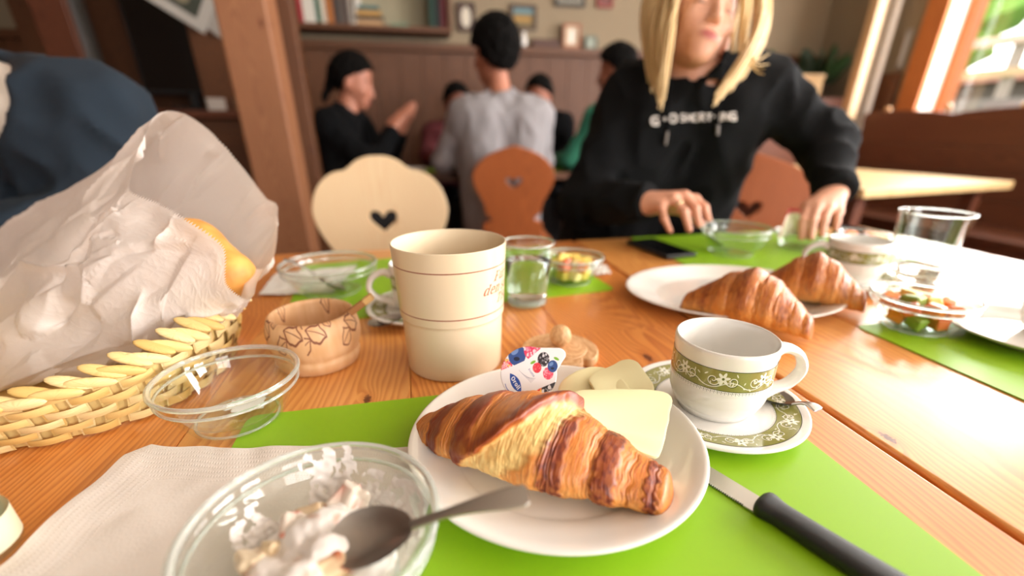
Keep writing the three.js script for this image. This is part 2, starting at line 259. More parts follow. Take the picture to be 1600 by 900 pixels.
placemat(0.505, 0.975, -1.012, -0.69, 0, 'plain green placemat in front of the blonde woman');
const ONMAT = MAT_T + 0.0004;

// ---------------------------------------------------------------- glass bowls, plates, cups
function bowlGeo(R, h, base, wall = 0.0028) {
  const out = smoothProfile([[base * 0.72, 0.0012], [base, 0.0003], [base + 0.004, 0.002], [mix(base, R, 0.42), h * 0.25], [R * 0.9, h * 0.62], [R * 0.945, h * 0.74]], 26);
  const top = [[R * 0.97, h * 0.93], [R * 0.955 - wall, h * 0.92]];
  const inn = smoothProfile([[R * 0.945 - wall, h * 0.78], [R * 0.89 - wall, h * 0.6], [mix(base, R, 0.4) - wall * 0.7, h * 0.25 + wall], [base * 0.9, wall + 0.0024], [base * 0.4, wall + 0.0014], [0, wall + 0.0012]], 24);
  return lathe([[0, 0.0014], ...out, ...top, ...inn], 112);
}
// thick glass edges: rim bead, stacking ridge, foot ring
const bead = (r, y, a, b, n = 10, seg = 112) => lathe(Array.from({ length: n + 1 }, (_, k) => [r + a * Math.cos(-k / n * Math.PI * 2), y - b * Math.sin(-k / n * Math.PI * 2)]), seg);
function glassBowl(pos, R, h, base, label, group) {
  const t = thing('glass_bowl', label, 'bowl', pos, 0, group);
  part(t, 'bowl_wall', bowlGeo(R, h, base), M.glass);
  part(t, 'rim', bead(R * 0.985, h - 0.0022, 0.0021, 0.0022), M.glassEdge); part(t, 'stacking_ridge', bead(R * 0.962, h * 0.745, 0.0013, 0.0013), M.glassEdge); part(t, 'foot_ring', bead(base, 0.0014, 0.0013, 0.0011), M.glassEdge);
  return t;
}
function plateGeo(R, h, well = 0.66) {
  const out = [[0, 0.002], [R * 0.5, 0.002], [R * 0.55, 0.0004], [R * 0.6, 0.0004], [R * 0.62, 0.0028], ...smoothProfile([[R * 0.7, h * 0.28], [R * 0.85, h * 0.55], [R * 0.97, h * 0.82], [R, h * 0.93]], 12)];
  const inn = [[R * 0.997, h * 0.985], [R * 0.985, h], [R * 0.965, h * 0.985], ...smoothProfile([[R * 0.93, h * 0.9], [R * 0.82, h * 0.6], [R * (well + 0.03), 0.0072], [R * well, 0.0058], [R * (well - 0.04), 0.0052], [R * 0.4, 0.005], [0, 0.005]], 30)];
  return lathe([...out, ...inn], 144);
}
// printed olive band with pale scrolls and a flower
const bandTex = canvasTex(1024, 128, (g, w, h) => {
  g.fillStyle = '#8c8a48'; g.fillRect(0, 0, w, h);
  const r = rngOf(5); g.lineCap = 'round';
  for (let i = 0; i < 900; i++) { g.fillStyle = r() < 0.5 ? 'rgba(70,76,30,.25)' : 'rgba(190,190,120,.2)'; g.fillRect(r() * w, r() * h, 3, 2); }
  const spiral = (x, y, s, dir, c, lw) => { g.strokeStyle = c; g.lineWidth = lw; g.beginPath(); for (let k = 0; k <= 40; k++) { const a = k / 40 * Math.PI * 2.7, rr = s * (1 - k / 46); const px = x + dir * rr * Math.cos(a), py = y + rr * Math.sin(a) * 0.9; k ? g.lineTo(px, py) : g.moveTo(px, py); } g.stroke(); };
  for (let i = 0; i < 4; i++) {
    const x = i * 256;
    for (const [dx, c, lw] of [[3, '#4d5230', 9], [0, '#e4e2cf', 6]]) { spiral(x + 70 + dx, 64 + dx, 42, 1, c, lw); spiral(x + 186 + dx, 62 + dx, 40, -1, c, lw); g.strokeStyle = c; g.lineWidth = lw; g.beginPath(); g.moveTo(x + dx, 96); g.quadraticCurveTo(x + 60, 128, x + 128, 88); g.quadraticCurveTo(x + 196, 50, x + 256 + dx, 96); g.stroke(); }
    g.fillStyle = '#ecebdd'; for (let k = 0; k < 6; k++) { g.save(); g.translate(x + 128, 52); g.rotate(k * Math.PI / 3 + 0.3); g.beginPath(); g.ellipse(0, -22, 9, 20, 0, 0, 7); g.fill(); g.restore(); }
    g.fillStyle = '#5d6230'; g.beginPath(); g.arc(x + 128, 52, 8, 0, 7); g.fill();
    g.fillStyle = '#e2e0cc'; for (let k = 0; k < 9; k++) { g.save(); g.translate(x + r() * 256, 14 + r() * 100); g.rotate(r() * 6); g.beginPath(); g.ellipse(0, 0, 4, 12, 0, 0, 7); g.fill(); g.restore(); }
  }
  g.fillStyle = '#3f452a'; g.fillRect(0, 0, w, 4); g.fillRect(0, h - 4, w, 4);
}, 2);
const laceTex = canvasTex(512, 32, (g, w, h) => { g.fillStyle = '#efece6'; g.fillRect(0, 0, w, h); g.fillStyle = '#7d8078'; for (let i = 0; i < 32; i++) { g.beginPath(); g.arc(i * 16 + 8, 8, i % 2 ? 3 : 5, 0, 7); g.fill(); g.fillRect(i * 16 + 6, 10, 4, i % 2 ? 6 : 14); } }, 6);
const bandTexS = bandTex.clone(); bandTexS.repeat.x = 3; bandTexS.needsUpdate = true;
const bandSM = phys('#ffffff', 0.16, { map: bandTexS, clearcoat: 0.4, clearcoatRoughness: 0.05 }), bandM = phys('#ffffff', 0.16, { map: bandTex, clearcoat: 0.4, clearcoatRoughness: 0.05 }), laceM = phys('#ffffff', 0.16, { map: laceTex });
function ring(r0, y0, r1, y1, seg = 120) { return lathe([[r0, y0], [r1, y1]], seg); }
function cupAndSaucer(pos, R, h, handleTurn, cupLabel, saucerLabel, sauR = 0.08, group, plain) {
  const sg = thing('saucer', saucerLabel, 'saucer', pos, 0, group && 'saucers');
  const china = plain || M.china;
  const sp = [[0, 0.0015], [sauR * 0.55, 0.0015], [sauR * 0.58, 0.0003], [sauR * 0.63, 0.0004], [sauR * 0.66, 0.002], [sauR * 0.98, 0.008], [sauR * 1.0, 0.0095], [sauR * 0.995, 0.0112], [sauR * 0.975, 0.0117], [sauR * 0.93, 0.0107], [sauR * 0.66, 0.0068], [sauR * 0.52, 0.005], [sauR * 0.46, 0.0048], [0, 0.0046]];
  part(sg, 'saucer_body', lathe(sp, 120), china);
  part(sg, 'printed_band', ring(sauR * 0.66, 0.00705, sauR * 0.905, 0.0106), bandSM, 'olive band with pale scrollwork');
  part(sg, 'lace_print', ring(sauR * 0.63, 0.0066, sauR * 0.66, 0.00705), laceM);
  const cg = thing('coffee_cup', cupLabel, 'cup', V(pos.x, pos.y + 0.0052, pos.z), handleTurn, group && 'coffee cups');
  const H = h - 0.005;
  const prof = [[0, 0.002], [R * 0.66, 0.002], [R * 0.68, 0.0002], [R * 0.74, 0.0002], [R * 0.76, 0.003], ...smoothProfile([[R * 0.86, 0.008], [R * 0.955, 0.018], [R * 0.984, 0.03], [R * 0.985, H * 0.5]], 14), [R * 0.985, H * 0.8], [R * 0.985, H * 0.83], [R, H * 0.86], [R * 1.005, H * 0.95], [R * 0.995, H * 0.985], [R * 0.965, H], [R * 0.935, H * 0.985], ...smoothProfile([[R * 0.92, H * 0.9], [R * 0.915, H * 0.5], [R * 0.88, 0.016], [R * 0.7, 0.007], [R * 0.3, 0.006], [0, 0.006]], 20)];
  part(cg, 'cup_body', lathe(prof, 120), china);
  part(cg, 'printed_band', ring(R * 0.992, H * 0.53, R * 0.992, H * 0.8), bandM, 'olive band with pale scrollwork');
  part(cg, 'lace_print', ring(R * 0.992, H * 0.47, R * 0.992, H * 0.53), laceM);
  const hp = [V(R * 0.962, H * 0.78, 0), V(R * 1.2, H * 0.83, 0), V(R * 1.55, H * 0.74, 0), V(R * 1.7, H * 0.52, 0), V(R * 1.5, H * 0.32, 0), V(R * 1.2, H * 0.24, 0), V(R * 0.95, H * 0.17, 0)];
  const hg = tube(hp, 1, 48, 14), curve = new THREE.CatmullRomCurve3(hp);
  { const p = hg.attributes.position; for (let i = 0; i <= 48; i++) { const c = curve.getPointAt(i / 48), fat = 1 + 0.5 * Math.pow(Math.abs(i / 24 - 1), 4); for (let j = 0; j <= 14; j++) { const k = i * 15 + j; p.setXYZ(k, c.x + (p.getX(k) - c.x) * 0.0042 * fat, c.y + (p.getY(k) - c.y) * 0.0042 * fat, (p.getZ(k) - c.z) * 0.0066 * fat); } } hg.computeVertexNormals(); }
  part(cg, 'handle', hg, china);
  return [cg, sg];
}
// spoon lying along +x, bowl at the origin end
function spoonGeo(L = 0.135, bw = 0.0155, bl = 0.023) {
  const bowl = (off) => grid(20, 24, (u, v) => { const a = v * Math.PI * 2, r = u, x = bl * r * Math.cos(a), w = bw * (1 - 0.16 * Math.cos(a)) * r * Math.sin(a); return V(x, 0.0065 * (r * r - 1) + off, w); });
  const top = bowl(0.0012), bot = bowl(0); { const i = bot.index.array; for (let k = 0; k < i.length; k += 3) { const s = i[k]; i[k] = i[k + 1]; i[k + 1] = s; } bot.computeVertexNormals(); }
  const hnd = grid(40, 12, (u, v) => { const x = bl * 0.96 + u * (L - bl * 2), w = mix(0.0026, 0.0062, sstep(0.25, 0.95, u)) * (u > 0.985 ? 0.7 : 1), hh = mix(0.0017, 0.0009, u), a = v * Math.PI * 2, y = 0.0003 + 0.006 * Math.sin(u * 2.4); const c = Math.cos(a), s = Math.sin(a); return V(x, y + hh * Math.sign(s) * Math.pow(Math.abs(s), 0.6), w * Math.sign(c) * Math.pow(Math.abs(c), 0.5)); }, true);
  const end = grid(1, 12, (u, v) => { const x = bl * 0.96 + (L - bl * 2), a = v * Math.PI * 2, c = Math.cos(a), s = Math.sin(a), y = 0.0003 + 0.006 * Math.sin(2.4); return V(x, y + u * 0.0009 * Math.sign(s) * Math.pow(Math.abs(s), 0.6), u * 0.00434 * Math.sign(c) * Math.pow(Math.abs(c), 0.5)); });
  return { bowl: merge([top, bot]), handle: merge([hnd, end]) };
}
function spoon(label, from, to, roll = 0, L, mat = M.steel, group) {    // bowl at from, handle end at to (world points)
  const len = from.distanceTo(to), sc = (L ?? len + 0.024), g = spoonGeo(sc), t = thing('teaspoon', label, 'spoon', from, 0, group);
  part(t, 'spoon_bowl', g.bowl, mat); part(t, 'handle', g.handle, mat);
  const d = to.clone().sub(from).normalize(), z = new THREE.Vector3().crossVectors(d, V(0, 1, 0)).normalize(), y = new THREE.Vector3().crossVectors(z, d);
  t.quaternion.setFromRotationMatrix(new THREE.Matrix4().makeBasis(d, y, z)); t.rotateX(roll); return t;
}
// ---------------------------------------------------------------- the plate and its breakfast
const PLATE = cam2(0.034, -0.296, ONMAT), PLATE_R = 0.1145, PLATE_H = 0.02;
{ const t = thing('dinner_plate', 'round white china plate holding croissant, cheese slices and jam tub', 'plate', PLATE); part(t, 'plate_body', plateGeo(PLATE_R, PLATE_H), M.china); }

const interp = (pts, x) => { for (let i = 1; i < pts.length; i++) if (x <= pts[i][0]) { const [a, b] = [pts[i - 1], pts[i]], t = sstep(0, 1, (x - a[0]) / (b[0] - a[0])) * 0.5 + 0.5 * (x - a[0]) / (b[0] - a[0]); return mix(a[1], b[1], t); } return pts[pts.length - 1][1]; };
const C = { gold: lin('#d88c3c'), light: lin('#e8b166'), mid: lin('#b8621f'), dark: lin('#7e2e0b'), darker: lin('#5c1d06'), pale: lin('#f0d18a'), cream: lin('#f2dfaa') };
function croissantGeo({ L, w, h, seed, env, bands, bend = 0, bake = 1, darks, flap, nu = 360, nv = 150 }) {
  const o = seed * 7.3, info = (u, a) => {
    const skew = 0.012 * Math.sin(a * 1.0 + 0.6) + 0.006 * n2(a * 1.5 + o, u * 6);
    const us = u + skew; let k = 0; while (k < bands.length - 2 && us > bands[k + 1]) k++;
    const s = clamp((us - bands[k]) / (bands[k + 1] - bands[k]));
    let d = 9, ridge = 0, ramp = 0, dough = 0;
    if (flap) {
      const t = (a - 0.35) / 1.85, ur = mix(flap[0], flap[1], clamp(t, -0.2, 1.15)) + 0.016 * Math.sin(t * 3.1) + 0.007 * n2(a * 3, o); d = u - ur;
      const vis = sstep(0.05, 0.5, a) * (1 - sstep(2.5, 3.0, a));
      ridge = vis * Math.exp(-Math.pow(d / (d < 0 ? 0.036 : 0.026), 2)); ramp = vis * sstep(-0.17, -0.02, d) * (1 - sstep(-0.02, 0.03, d));
      const far = mix(0.17, 0.07, sstep(0.3, 1.9, a)); dough = sstep(0.024, 0.055, d) * (1 - sstep(far, far + 0.05, d + 0.01 * n2(a * 6, o))) * (1 - sstep(1.9, 2.6, a)) * sstep(-1.3, -0.5, a);
    }
    return { s, k, d, ridge, ramp, dough, us };
  };
  const darkBand = (u, a) => { let k = 0; for (const [c, hw] of darks ?? []) { const d = Math.abs(u + 0.02 * Math.sin(a * 0.9 + 0.4) + 0.008 * n2(a * 2.4, c * 30 + o) - c); k = Math.max(k, 1 - sstep(hw * 0.72, hw * 1.15, d)); } return k; };
  const wrap = (v) => { let a = v * Math.PI * 2 - Math.PI / 2; return a; };   // -pi/2 bottom, 0 front, pi/2 top, pi back
  const fn = (u, v) => {
    const a = wrap(v), q = info(u, a), cap = Math.sqrt(clamp(1 - Math.pow(clamp(1 - u / 0.035), 2))) * Math.sqrt(clamp(1 - Math.pow(clamp(1 - (1 - u) / 0.035), 2)));
    let e = interp(env, u) * cap;
    const step = 0.06 * (1 - Math.pow(Math.abs(2 * q.s - 1), 3)) - 0.03, lam = n2(q.us * 115 + o, a * 0.9), lam2 = n2(q.us * 48 + 5 + o, a * 1.4), keepB = 1 - 0.8 * Math.max(q.dough, q.ridge);
    const stri = sstep(0.2, 0.45, Math.abs(q.s - 0.5));
    let r = 1 + keepB * step * cap + keepB * (0.02 * lam * (0.25 + 0.75 * stri) + 0.014 * lam2 * (0.3 + stri)) + 0.012 * fbm3(u * 22, Math.cos(a) * 2.5 + o, Math.sin(a) * 2.5, 3);
    if (darks) r += 0.04 * darkBand(u, a) * keepB;
    r += 0.2 * q.ridge + 0.05 * q.ramp - 0.02 * q.dough + q.dough * (0.005 * n2(u * 90, a * 1.3) + 0.018 * fbm2(u * 26 + a, a * 3, 3));
    const c = Math.cos(a), s = Math.sin(a), ww = w * e, hh = h * 0.56 * e;
    let y = s >= 0 ? hh * s * r : hh * 0.72 * s * r; const z = ww * Math.sign(c) * Math.pow(Math.abs(c), 0.92) * r;
    y += h * 0.44 * e * mix(1, 0.9, Math.abs(2 * u - 1)); 
    return V((u - 0.5) * L + 0.004 * q.ridge, Math.max(y, 0.0002 + 0.001 * Math.abs(lam2)), z + bend * (1 - Math.pow(2 * u - 1, 2)));
  };
  const colour = (u, v) => {
    const a = wrap(v), q = info(u, a), s = Math.sin(a), spot = fbm3(u * 30 + o, Math.cos(a) * 3, Math.sin(a) * 3, 4), lam = n2(q.us * 115 + o, a * 0.9), lam2 = n2(q.us * 240 + o, a * 0.7);
    const wob = 0.1 * n2(a * 2.2 + q.k * 5, o), on = [1, 0.25, 1, 0.35, 1, 0.5, 1, 0.4, 1, 0.5][q.k % 10], top = sstep(-0.75, -0.1, s + 0.3 * spot);
    let crest = on * sstep(0.42, 0.12, Math.abs(q.s - 0.5 + wob)) * sstep(-0.55, 0.1, s + 0.3 * spot);
    if (darks) crest = darkBand(u, a) * top;
    let c = mixC(C.gold, C.light, clamp(0.35 + 0.6 * spot + 0.4 * lam));
    c = mixC(c, C.mid, clamp(0.5 * sstep(-0.3, 0.8, s + 0.3 * spot) + 0.5 * sstep(0.0, 0.5, lam2) * (0.4 + 0.6 * sstep(-0.2, 0.5, s))));
    c = mixC(c, C.dark, clamp(0.55 * sstep(0.25, 0.6, lam + 0.5 * spot) * sstep(-0.2, 0.5, s)));
    c = mixC(c, C.dark, clamp(bake * crest * (0.88 + 0.5 * spot)));
    c = mixC(c, C.darker, clamp(bake * bake * crest * sstep(0.05, 0.4, spot + 0.2 * lam2) * 0.75));
    c = mixC(c, C.pale, clamp(0.6 * sstep(-0.45, -0.9, s + 0.2 * spot)));
    if (flap) {
      c = mixC(c, mixC(C.gold, C.mid, clamp(0.5 + 0.6 * spot + 0.3 * lam2)), clamp(q.ramp * 1.1));
      if (u < 0.4) c = mixC(c, C.dark, clamp(crest * (0.85 + 0.5 * spot) * (1 - q.ridge)));
      c = mixC(c, mixC(C.dark, C.mid, clamp(0.2 + 0.5 * spot + 0.4 * lam2)), clamp(q.ridge * 1.6 * sstep(0.1, 0.6, a + 0.3 * spot)));
      c = mixC(c, C.gold, clamp(sstep(0.02, 0.04, q.d) * (1 - sstep(0.05, 0.09, q.d)) * 0.6));
      c = mixC(c, mixC(C.pale, C.light, clamp(0.3 + 0.7 * spot + 0.45 * lam2)), clamp(q.dough * 1.1));
    }
    const tip = Math.max(1 - sstep(0, 0.06, u), sstep(0.95, 1, u)); c = mixC(c, C.mid, 0.6 * tip);
    return c;
  };
  return grid(nu, nv, fn, true, colour);
}
const crustM = phys('#ffffff', 0.46, { vertexColors: true, clearcoat: 0.14, clearcoatRoughness: 0.35 });
function croissant(label, pa, pb, opts) {       // tips at pa and pb
  const t = thing('croissant', label, 'croissant', pa.clone().add(pb).multiplyScalar(0.5), -Math.atan2(pb.z - pa.z, pb.x - pa.x), opts.group);
  part(t, 'crust', croissantGeo({ L: pa.distanceTo(pb), ...opts }), crustM); return t;
}
{
  const y = PLATE.y + 0.0068, a = at(652, 668, 0.012), b = at(1052, 786, 0.012); a.y = b.y = y;
  croissant('large golden brown croissant with torn pale middle, on the plate with cheese', a, b, { w: 0.0455, h: 0.0495, seed: 2, darks: [[0.165, 0.036], [0.31, 0.04], [0.64, 0.04], [0.8, 0.037], [0.945, 0.02]], env: [[0, 0.26], [0.05, 0.36], [0.12, 0.54], [0.22, 0.76], [0.34, 0.9], [0.46, 1], [0.56, 0.98], [0.66, 0.84], [0.78, 0.68], [0.9, 0.5], [0.96, 0.44], [1, 0.34]], bands: [0, 0.05, 0.13, 0.25, 0.36, 0.48, 0.62, 0.75, 0.87, 0.94, 1.02], bend: -0.004, flap: [0.335, 0.57], nu: 460, nv: 190 });
}
// slices: rounded sheets with thickness spanned by four corners
function slab(cs, thick, bump, pw = 5, seed = 1) {
  const N = 16, K = 72, pt = (r, a) => { const c = Math.cos(a), s = Math.sin(a), q = r / Math.pow(Math.pow(Math.abs(c), pw) + Math.pow(Math.abs(s), pw), 1 / pw) * (1 + 0.02 * n2(a * 2 + seed * 9, seed)), x = clamp(q * c * 0.5 + 0.5, -0.05, 1.05), y = clamp(q * s * 0.5 + 0.5, -0.05, 1.05); const p = cs[0].clone().multiplyScalar((1 - x) * (1 - y)).addScaledVector(cs[1], x * (1 - y)).addScaledVector(cs[2], x * y).addScaledVector(cs[3], (1 - x) * y); p.y += bump(x, y); return p; };
  const nrm = new THREE.Vector3().crossVectors(cs[3].clone().sub(cs[0]), cs[1].clone().sub(cs[0])).normalize(); if (nrm.y < 0) nrm.negate();
  return grid(2 * N + 4, K, (u, v) => { const i = Math.round(u * (2 * N + 4)), a = -v * Math.PI * 2; if (i <= N) return pt(i / N, a).addScaledVector(nrm, thick / 2); if (i >= N + 4) return pt((2 * N + 4 - i) / N, a).addScaledVector(nrm, -thick / 2); const e = (i - N) / 4 * Math.PI; return pt(1 + 0.25 * thick / 0.01 * 0.06 * Math.sin(e), a).addScaledVector(nrm, thick / 2 * Math.cos(e)); }, true);
}
{
  const cheeseM = phys('#f3ecbc', 0.38, { clearcoat: 0.15, clearcoatRoughness: 0.4, sheen: 0 });
  const sl = (label, q, th, bump, pw, s) => solo('cheese_slice', label, 'cheese', slab(q.map(([x, y, h]) => at(x, y, h)), th, bump, pw, s), cheeseM, null, 0, 'cheese slices on the plate');
  sl('pale yellow cheese slice at the bottom of the pile by the plate edge', [[905, 640, 0.016], [935, 715, 0.014], [1040, 690, 0.0235], [1030, 640, 0.026]], 0.003, (x, y) => 0.001 * Math.sin(x * 7 + y * 3), 6, 3);
  sl('pale yellow cheese slice with rounded folded edge resting against the jam tub', [[862, 606, 0.026], [905, 662, 0.026], [1010, 640, 0.03], [940, 562, 0.036]], 0.0032, (x, y) => 0.0022 * Math.sin(x * 6 + 1) * Math.sin(y * 5), 3.2, 5);
  sl('pale yellow cheese slice lying on top with its far end raised', [[912, 592, 0.033], [950, 640, 0.033], [1034, 618, 0.034], [985, 558, 0.038]], 0.0032, (x, y) => 0.0012 * Math.sin(x * 6) + 0.0012 * Math.cos(y * 6), 3.6, 7);
  sl('pale yellow cheese slice folded down over the front of the pile', [[890, 616, 0.0425], [935, 676, 0.036], [1034, 716, 0.02], [1052, 616, 0.0425]], 0.0032, (x, y) => 0.0022 + 0.0014 * Math.sin(x * 5 + y * 3.4) - 0.006 * Math.pow(sstep(0.75, 1, x), 2), 7, 9);
}
// jam tub with printed foil lid
{
  const lidTex = canvasTex(768, 560, (g, w, h) => {
    g.fillStyle = '#f3f0f2'; g.fillRect(0, 0, w, h); const r = rngOf(77);
    const X = (v) => v * w, Y = (v) => v * h;
    const berry = (x, y, rr, base, dots, n) => { g.save(); g.beginPath(); g.arc(X(x), Y(y), rr, 0, 7); g.clip(); g.fillStyle = base; g.fillRect(0, 0, w, h); for (let i = 0; i < n; i++) { g.fillStyle = dots[i % dots.length]; g.beginPath(); g.arc(X(x) + (r() - 0.5) * 2 * rr, Y(y) + (r() - 0.5) * 2 * rr, rr * (0.09 + 0.09 * r()), 0, 7); g.fill(); } g.restore(); };
    const blue = (x, y, rr) => { g.fillStyle = '#31508f'; g.beginPath(); g.arc(X(x), Y(y), rr, 0, 7); g.fill(); g.fillStyle = '#6f8fc4'; g.beginPath(); g.ellipse(X(x) - rr * 0.3, Y(y) - rr * 0.35, rr * 0.45, rr * 0.3, -0.6, 0, 7); g.fill(); g.fillStyle = '#16203f'; g.beginPath(); g.ellipse(X(x), Y(y) + rr * 0.35, rr * 0.35, rr * 0.2, 0, 0, 7); g.fill(); };
    g.save(); g.beginPath(); g.moveTo(0, Y(0.5)); g.lineTo(X(0.22), Y(0.38)); g.lineTo(X(0.42), Y(0.25)); g.lineTo(X(0.64), Y(0)); g.lineTo(0, 0); g.closePath(); g.clip();
    berry(0.08, 0.42, 80, '#e8415a', ['#f7a0a8', '#f5c86a', '#ffd9dc'], 60); blue(0.24, 0.2, 105); berry(0.47, 0.08, 100, '#e23d62', ['#f590a8', '#fbd4dc', '#ee6a86'], 70); g.restore();
    berry(0.66, 0.23, 72, '#26232a', ['#8d8a92', '#d8d6da', '#4a4650'], 40); berry(0.57, 0.39, 52, '#e1384a', ['#f58a8a', '#ee5a62'], 26); berry(0.75, 0.47, 62, '#e8506a', ['#f8a8b4', '#f07a90'], 36); blue(0.81, 0.34, 60);
    g.fillStyle = '#7cb83a'; for (const [x, y, a] of [[0.5, 0.3, -0.5], [0.92, 0.45, 0.6], [0.86, 0.2, 0.3]]) { g.beginPath(); g.ellipse(X(x), Y(y), 34, 14, a, 0, 7); g.fill(); }
    g.save(); g.beginPath(); g.moveTo(X(0.36), h); g.lineTo(X(0.62), Y(0.76)); g.lineTo(X(0.95), Y(0.56)); g.lineTo(w, h); g.closePath(); g.clip(); g.fillStyle = '#e33f3f'; g.fillRect(0, 0, w, h);
    berry(0.55, 0.92, 130, '#e33a3e', ['#f9c24a', '#f28a4a', '#f5615c'], 50); berry(0.83, 0.76, 125, '#1e1c22', ['#e8e6ea', '#a7a5ab', '#3c3942'], 70); g.restore();
    g.strokeStyle = '#a9a6b4'; g.lineWidth = 3; for (let i = 0; i < 5; i++) { g.beginPath(); g.moveTo(X(0.29 + i * 0.03), Y(0.46 + i * 0.03)); g.lineTo(X(0.5 + i * 0.015), Y(0.66 - i * 0.02)); g.stroke(); }
    g.save(); g.translate(X(0.48), Y(0.5)); g.rotate(0.75); g.fillStyle = '#8f92b8'; g.font = 'bold 34px sans-serif'; g.textAlign = 'center'; g.fillText('Frutta', 0, 0); g.restore();
    g.save(); g.translate(X(0.258), Y(0.69)); g.rotate(0.86); g.fillStyle = '#1d4aa4'; g.beginPath(); g.moveTo(-118, 0); g.quadraticCurveTo(0, -100, 118, 0); g.quadraticCurveTo(0, 100, -118, 0); g.fill(); g.fillStyle = '#f6f6f8'; g.font = 'bold 62px sans-serif'; g.textAlign = 'center'; g.fillText('Oroll', 0, 20); g.restore();
    g.strokeStyle = '#2a3fa0'; g.lineWidth = 7; g.beginPath(); g.moveTo(X(0.1), Y(0.72)); g.quadraticCurveTo(X(0.14), Y(0.86), X(0.24), Y(0.86)); g.quadraticCurveTo(X(0.31), Y(0.93), X(0.35), Y(1)); g.stroke(); g.fillStyle = '#2a3fa0'; for (const [x, y] of [[0.17, 0.85], [0.25, 0.94], [0.38, 0.93]]) { g.beginPath(); g.arc(X(x), Y(y), 10, 0, 7); g.fill(); }
  });
  lidTex.wrapS = lidTex.wrapT = THREE.ClampToEdgeWrapping;
  const s = new THREE.Shape(), R = 0.0245; s.absarc(0, 0, R, rad(78), rad(372), false); s.lineTo(0.031, 0.0185); s.quadraticCurveTo(0.0315, 0.0245, 0.025, 0.0255); s.closePath();
  const lg = new THREE.ExtrudeGeometry(s, { depth: 0.0006, bevelEnabled: true, bevelSize: 0.0005, bevelThickness: 0.0004, bevelSegments: 1, curveSegments: 40 });
  { const p = lg.attributes.position, uv = lg.attributes.uv; for (let i = 0; i < p.count; i++) uv.setXY(i, (p.getX(i) + 0.0255) / 0.057, (p.getY(i) + 0.0255) / 0.0515); }
  const c = at(826, 584, 0.042), t = thing('jam_tub', 'small jam portion tub with berries and a blue oval logo on its lid', 'jam', c);
  // the lid leans towards the near side of the table
  const toCam = EYE.clone().sub(c).normalize(), nrm = V(0, 1, 0).multiplyScalar(0.25).addScaledVector(toCam, 0.9).normalize(), xr = new THREE.Vector3().crossVectors(V(0, 1, 0), nrm).normalize(), yr = new THREE.Vector3().crossVectors(nrm, xr);
  t.quaternion.setFromRotationMatrix(new THREE.Matrix4().makeBasis(xr, yr, nrm)); t.rotateZ(rad(-4));
  part(t, 'foil_lid', lg, phys('#ffffff', 0.28, { map: lidTex, clearcoat: 0.4, clearcoatRoughness: 0.15 }));
  const body = lathe([[0, -0.021], [0.0165, -0.021], [0.0185, -0.019], [0.0225, -0.002], [0.0245, -0.0012], [0.0245, -0.0004], [0, -0.0004]], 60).rotateX(Math.PI / 2);
  part(t, 'tub', body, std('#c9685f', 0.35, { map: canvasTex(256, 64, (g, w, h) => { g.fillStyle = '#f0d8d2'; g.fillRect(0, 0, w, h); g.fillStyle = '#d9504e'; for (let i = 0; i < 16; i++) g.fillRect(i * 16, 0, 7, h); g.fillRect(0, 20, w, 12); }) }));
}
// ---------------------------------------------------------------- cup, saucer and teaspoon by the plate
const CUP = cam2(0.1875, -0.36, ONMAT);
cupAndSaucer(CUP, 0.0428, 0.075, rad(-12), 'empty white coffee cup with olive scroll band, beside the cheese plate', 'white saucer with olive scroll band, under the empty coffee cup by the cheese', 0.0785);
spoon('teaspoon lying on the saucer of the empty cup, handle tip past the rim', at(1202, 616, 0.013), at(1278, 648, 0.016), 0);
// ---------------------------------------------------------------- table knife
{
  const b0 = at(1108, 722, 0.004), b1 = at(1192, 785, 0.008), e = at(1408, 915, 0.009), t = thing('table_knife', 'serrated table knife with black plastic handle, on the near placemat', 'knife', b1);
  const dir = e.clone().sub(b1).setY(0).normalize(); t.rotation.y = -Math.atan2(dir.z, dir.x);
  const s = new THREE.Shape(), BL = 0.078, BW = 0.0085; s.moveTo(0.012, BW); s.lineTo(-BL + 0.02, BW); s.quadraticCurveTo(-BL, BW * 0.6, -BL, -BW * 0.6);
  for (let i = 0; i < 44; i++) { const x = -BL + i * (BL - 0.008) / 44; s.quadraticCurveTo(x + 0.0005, -BW + 0.0012, x + (BL - 0.008) / 88, -BW + 0.0012); s.lineTo(x + (BL - 0.008) / 44, -BW - 0.0002); } s.lineTo(0.012, -BW + 0.001); s.closePath();
  part(t, 'blade', new THREE.ExtrudeGeometry(s, { depth: 0.0012, bevelEnabled: true, bevelSize: 0.0002, bevelThickness: 0.0002, bevelSegments: 1 }).rotateX(-Math.PI / 2).translate(0, -0.0055, 0), std('#c9c6c0', 0.3, { metalness: 0.9 }), 'steel blade with fine serration');
  const HL = 0.115; part(t, 'handle', grid(64, 28, (u, v) => { const a = v * Math.PI * 2, bol = Math.exp(-Math.pow((u - 0.05) / 0.06, 2)), cap = Math.sqrt(clamp(1 - Math.pow(clamp(1 - u / 0.045), 2))) * Math.sqrt(clamp(1 - Math.pow(clamp(1 - (1 - u) / 0.05), 2))), w = (0.0088 + 0.0022 * bol + 0.0022 * u) * cap, hh = (0.0058 + 0.0012 * bol + 0.0008 * Math.sin(u * 3)) * cap, c = Math.cos(a), s2 = Math.sin(a); return V(u * HL - 0.004, hh * Math.sign(s2) * Math.pow(Math.abs(s2), 0.75) - 0.0005, w * Math.sign(c) * Math.pow(Math.abs(c), 0.75) + 0.002 * Math.sin(u * 3)); }, true), std('#1b1c1e', 0.45, { bumpMap: texture(128, 128, (u, v) => { const k = 0.5 + 0.5 * n2(u * 60, v * 60); return [k, k, k]; }, false, 6, 2), bumpScale: 0.0002 }), 'black grained plastic handle');
}
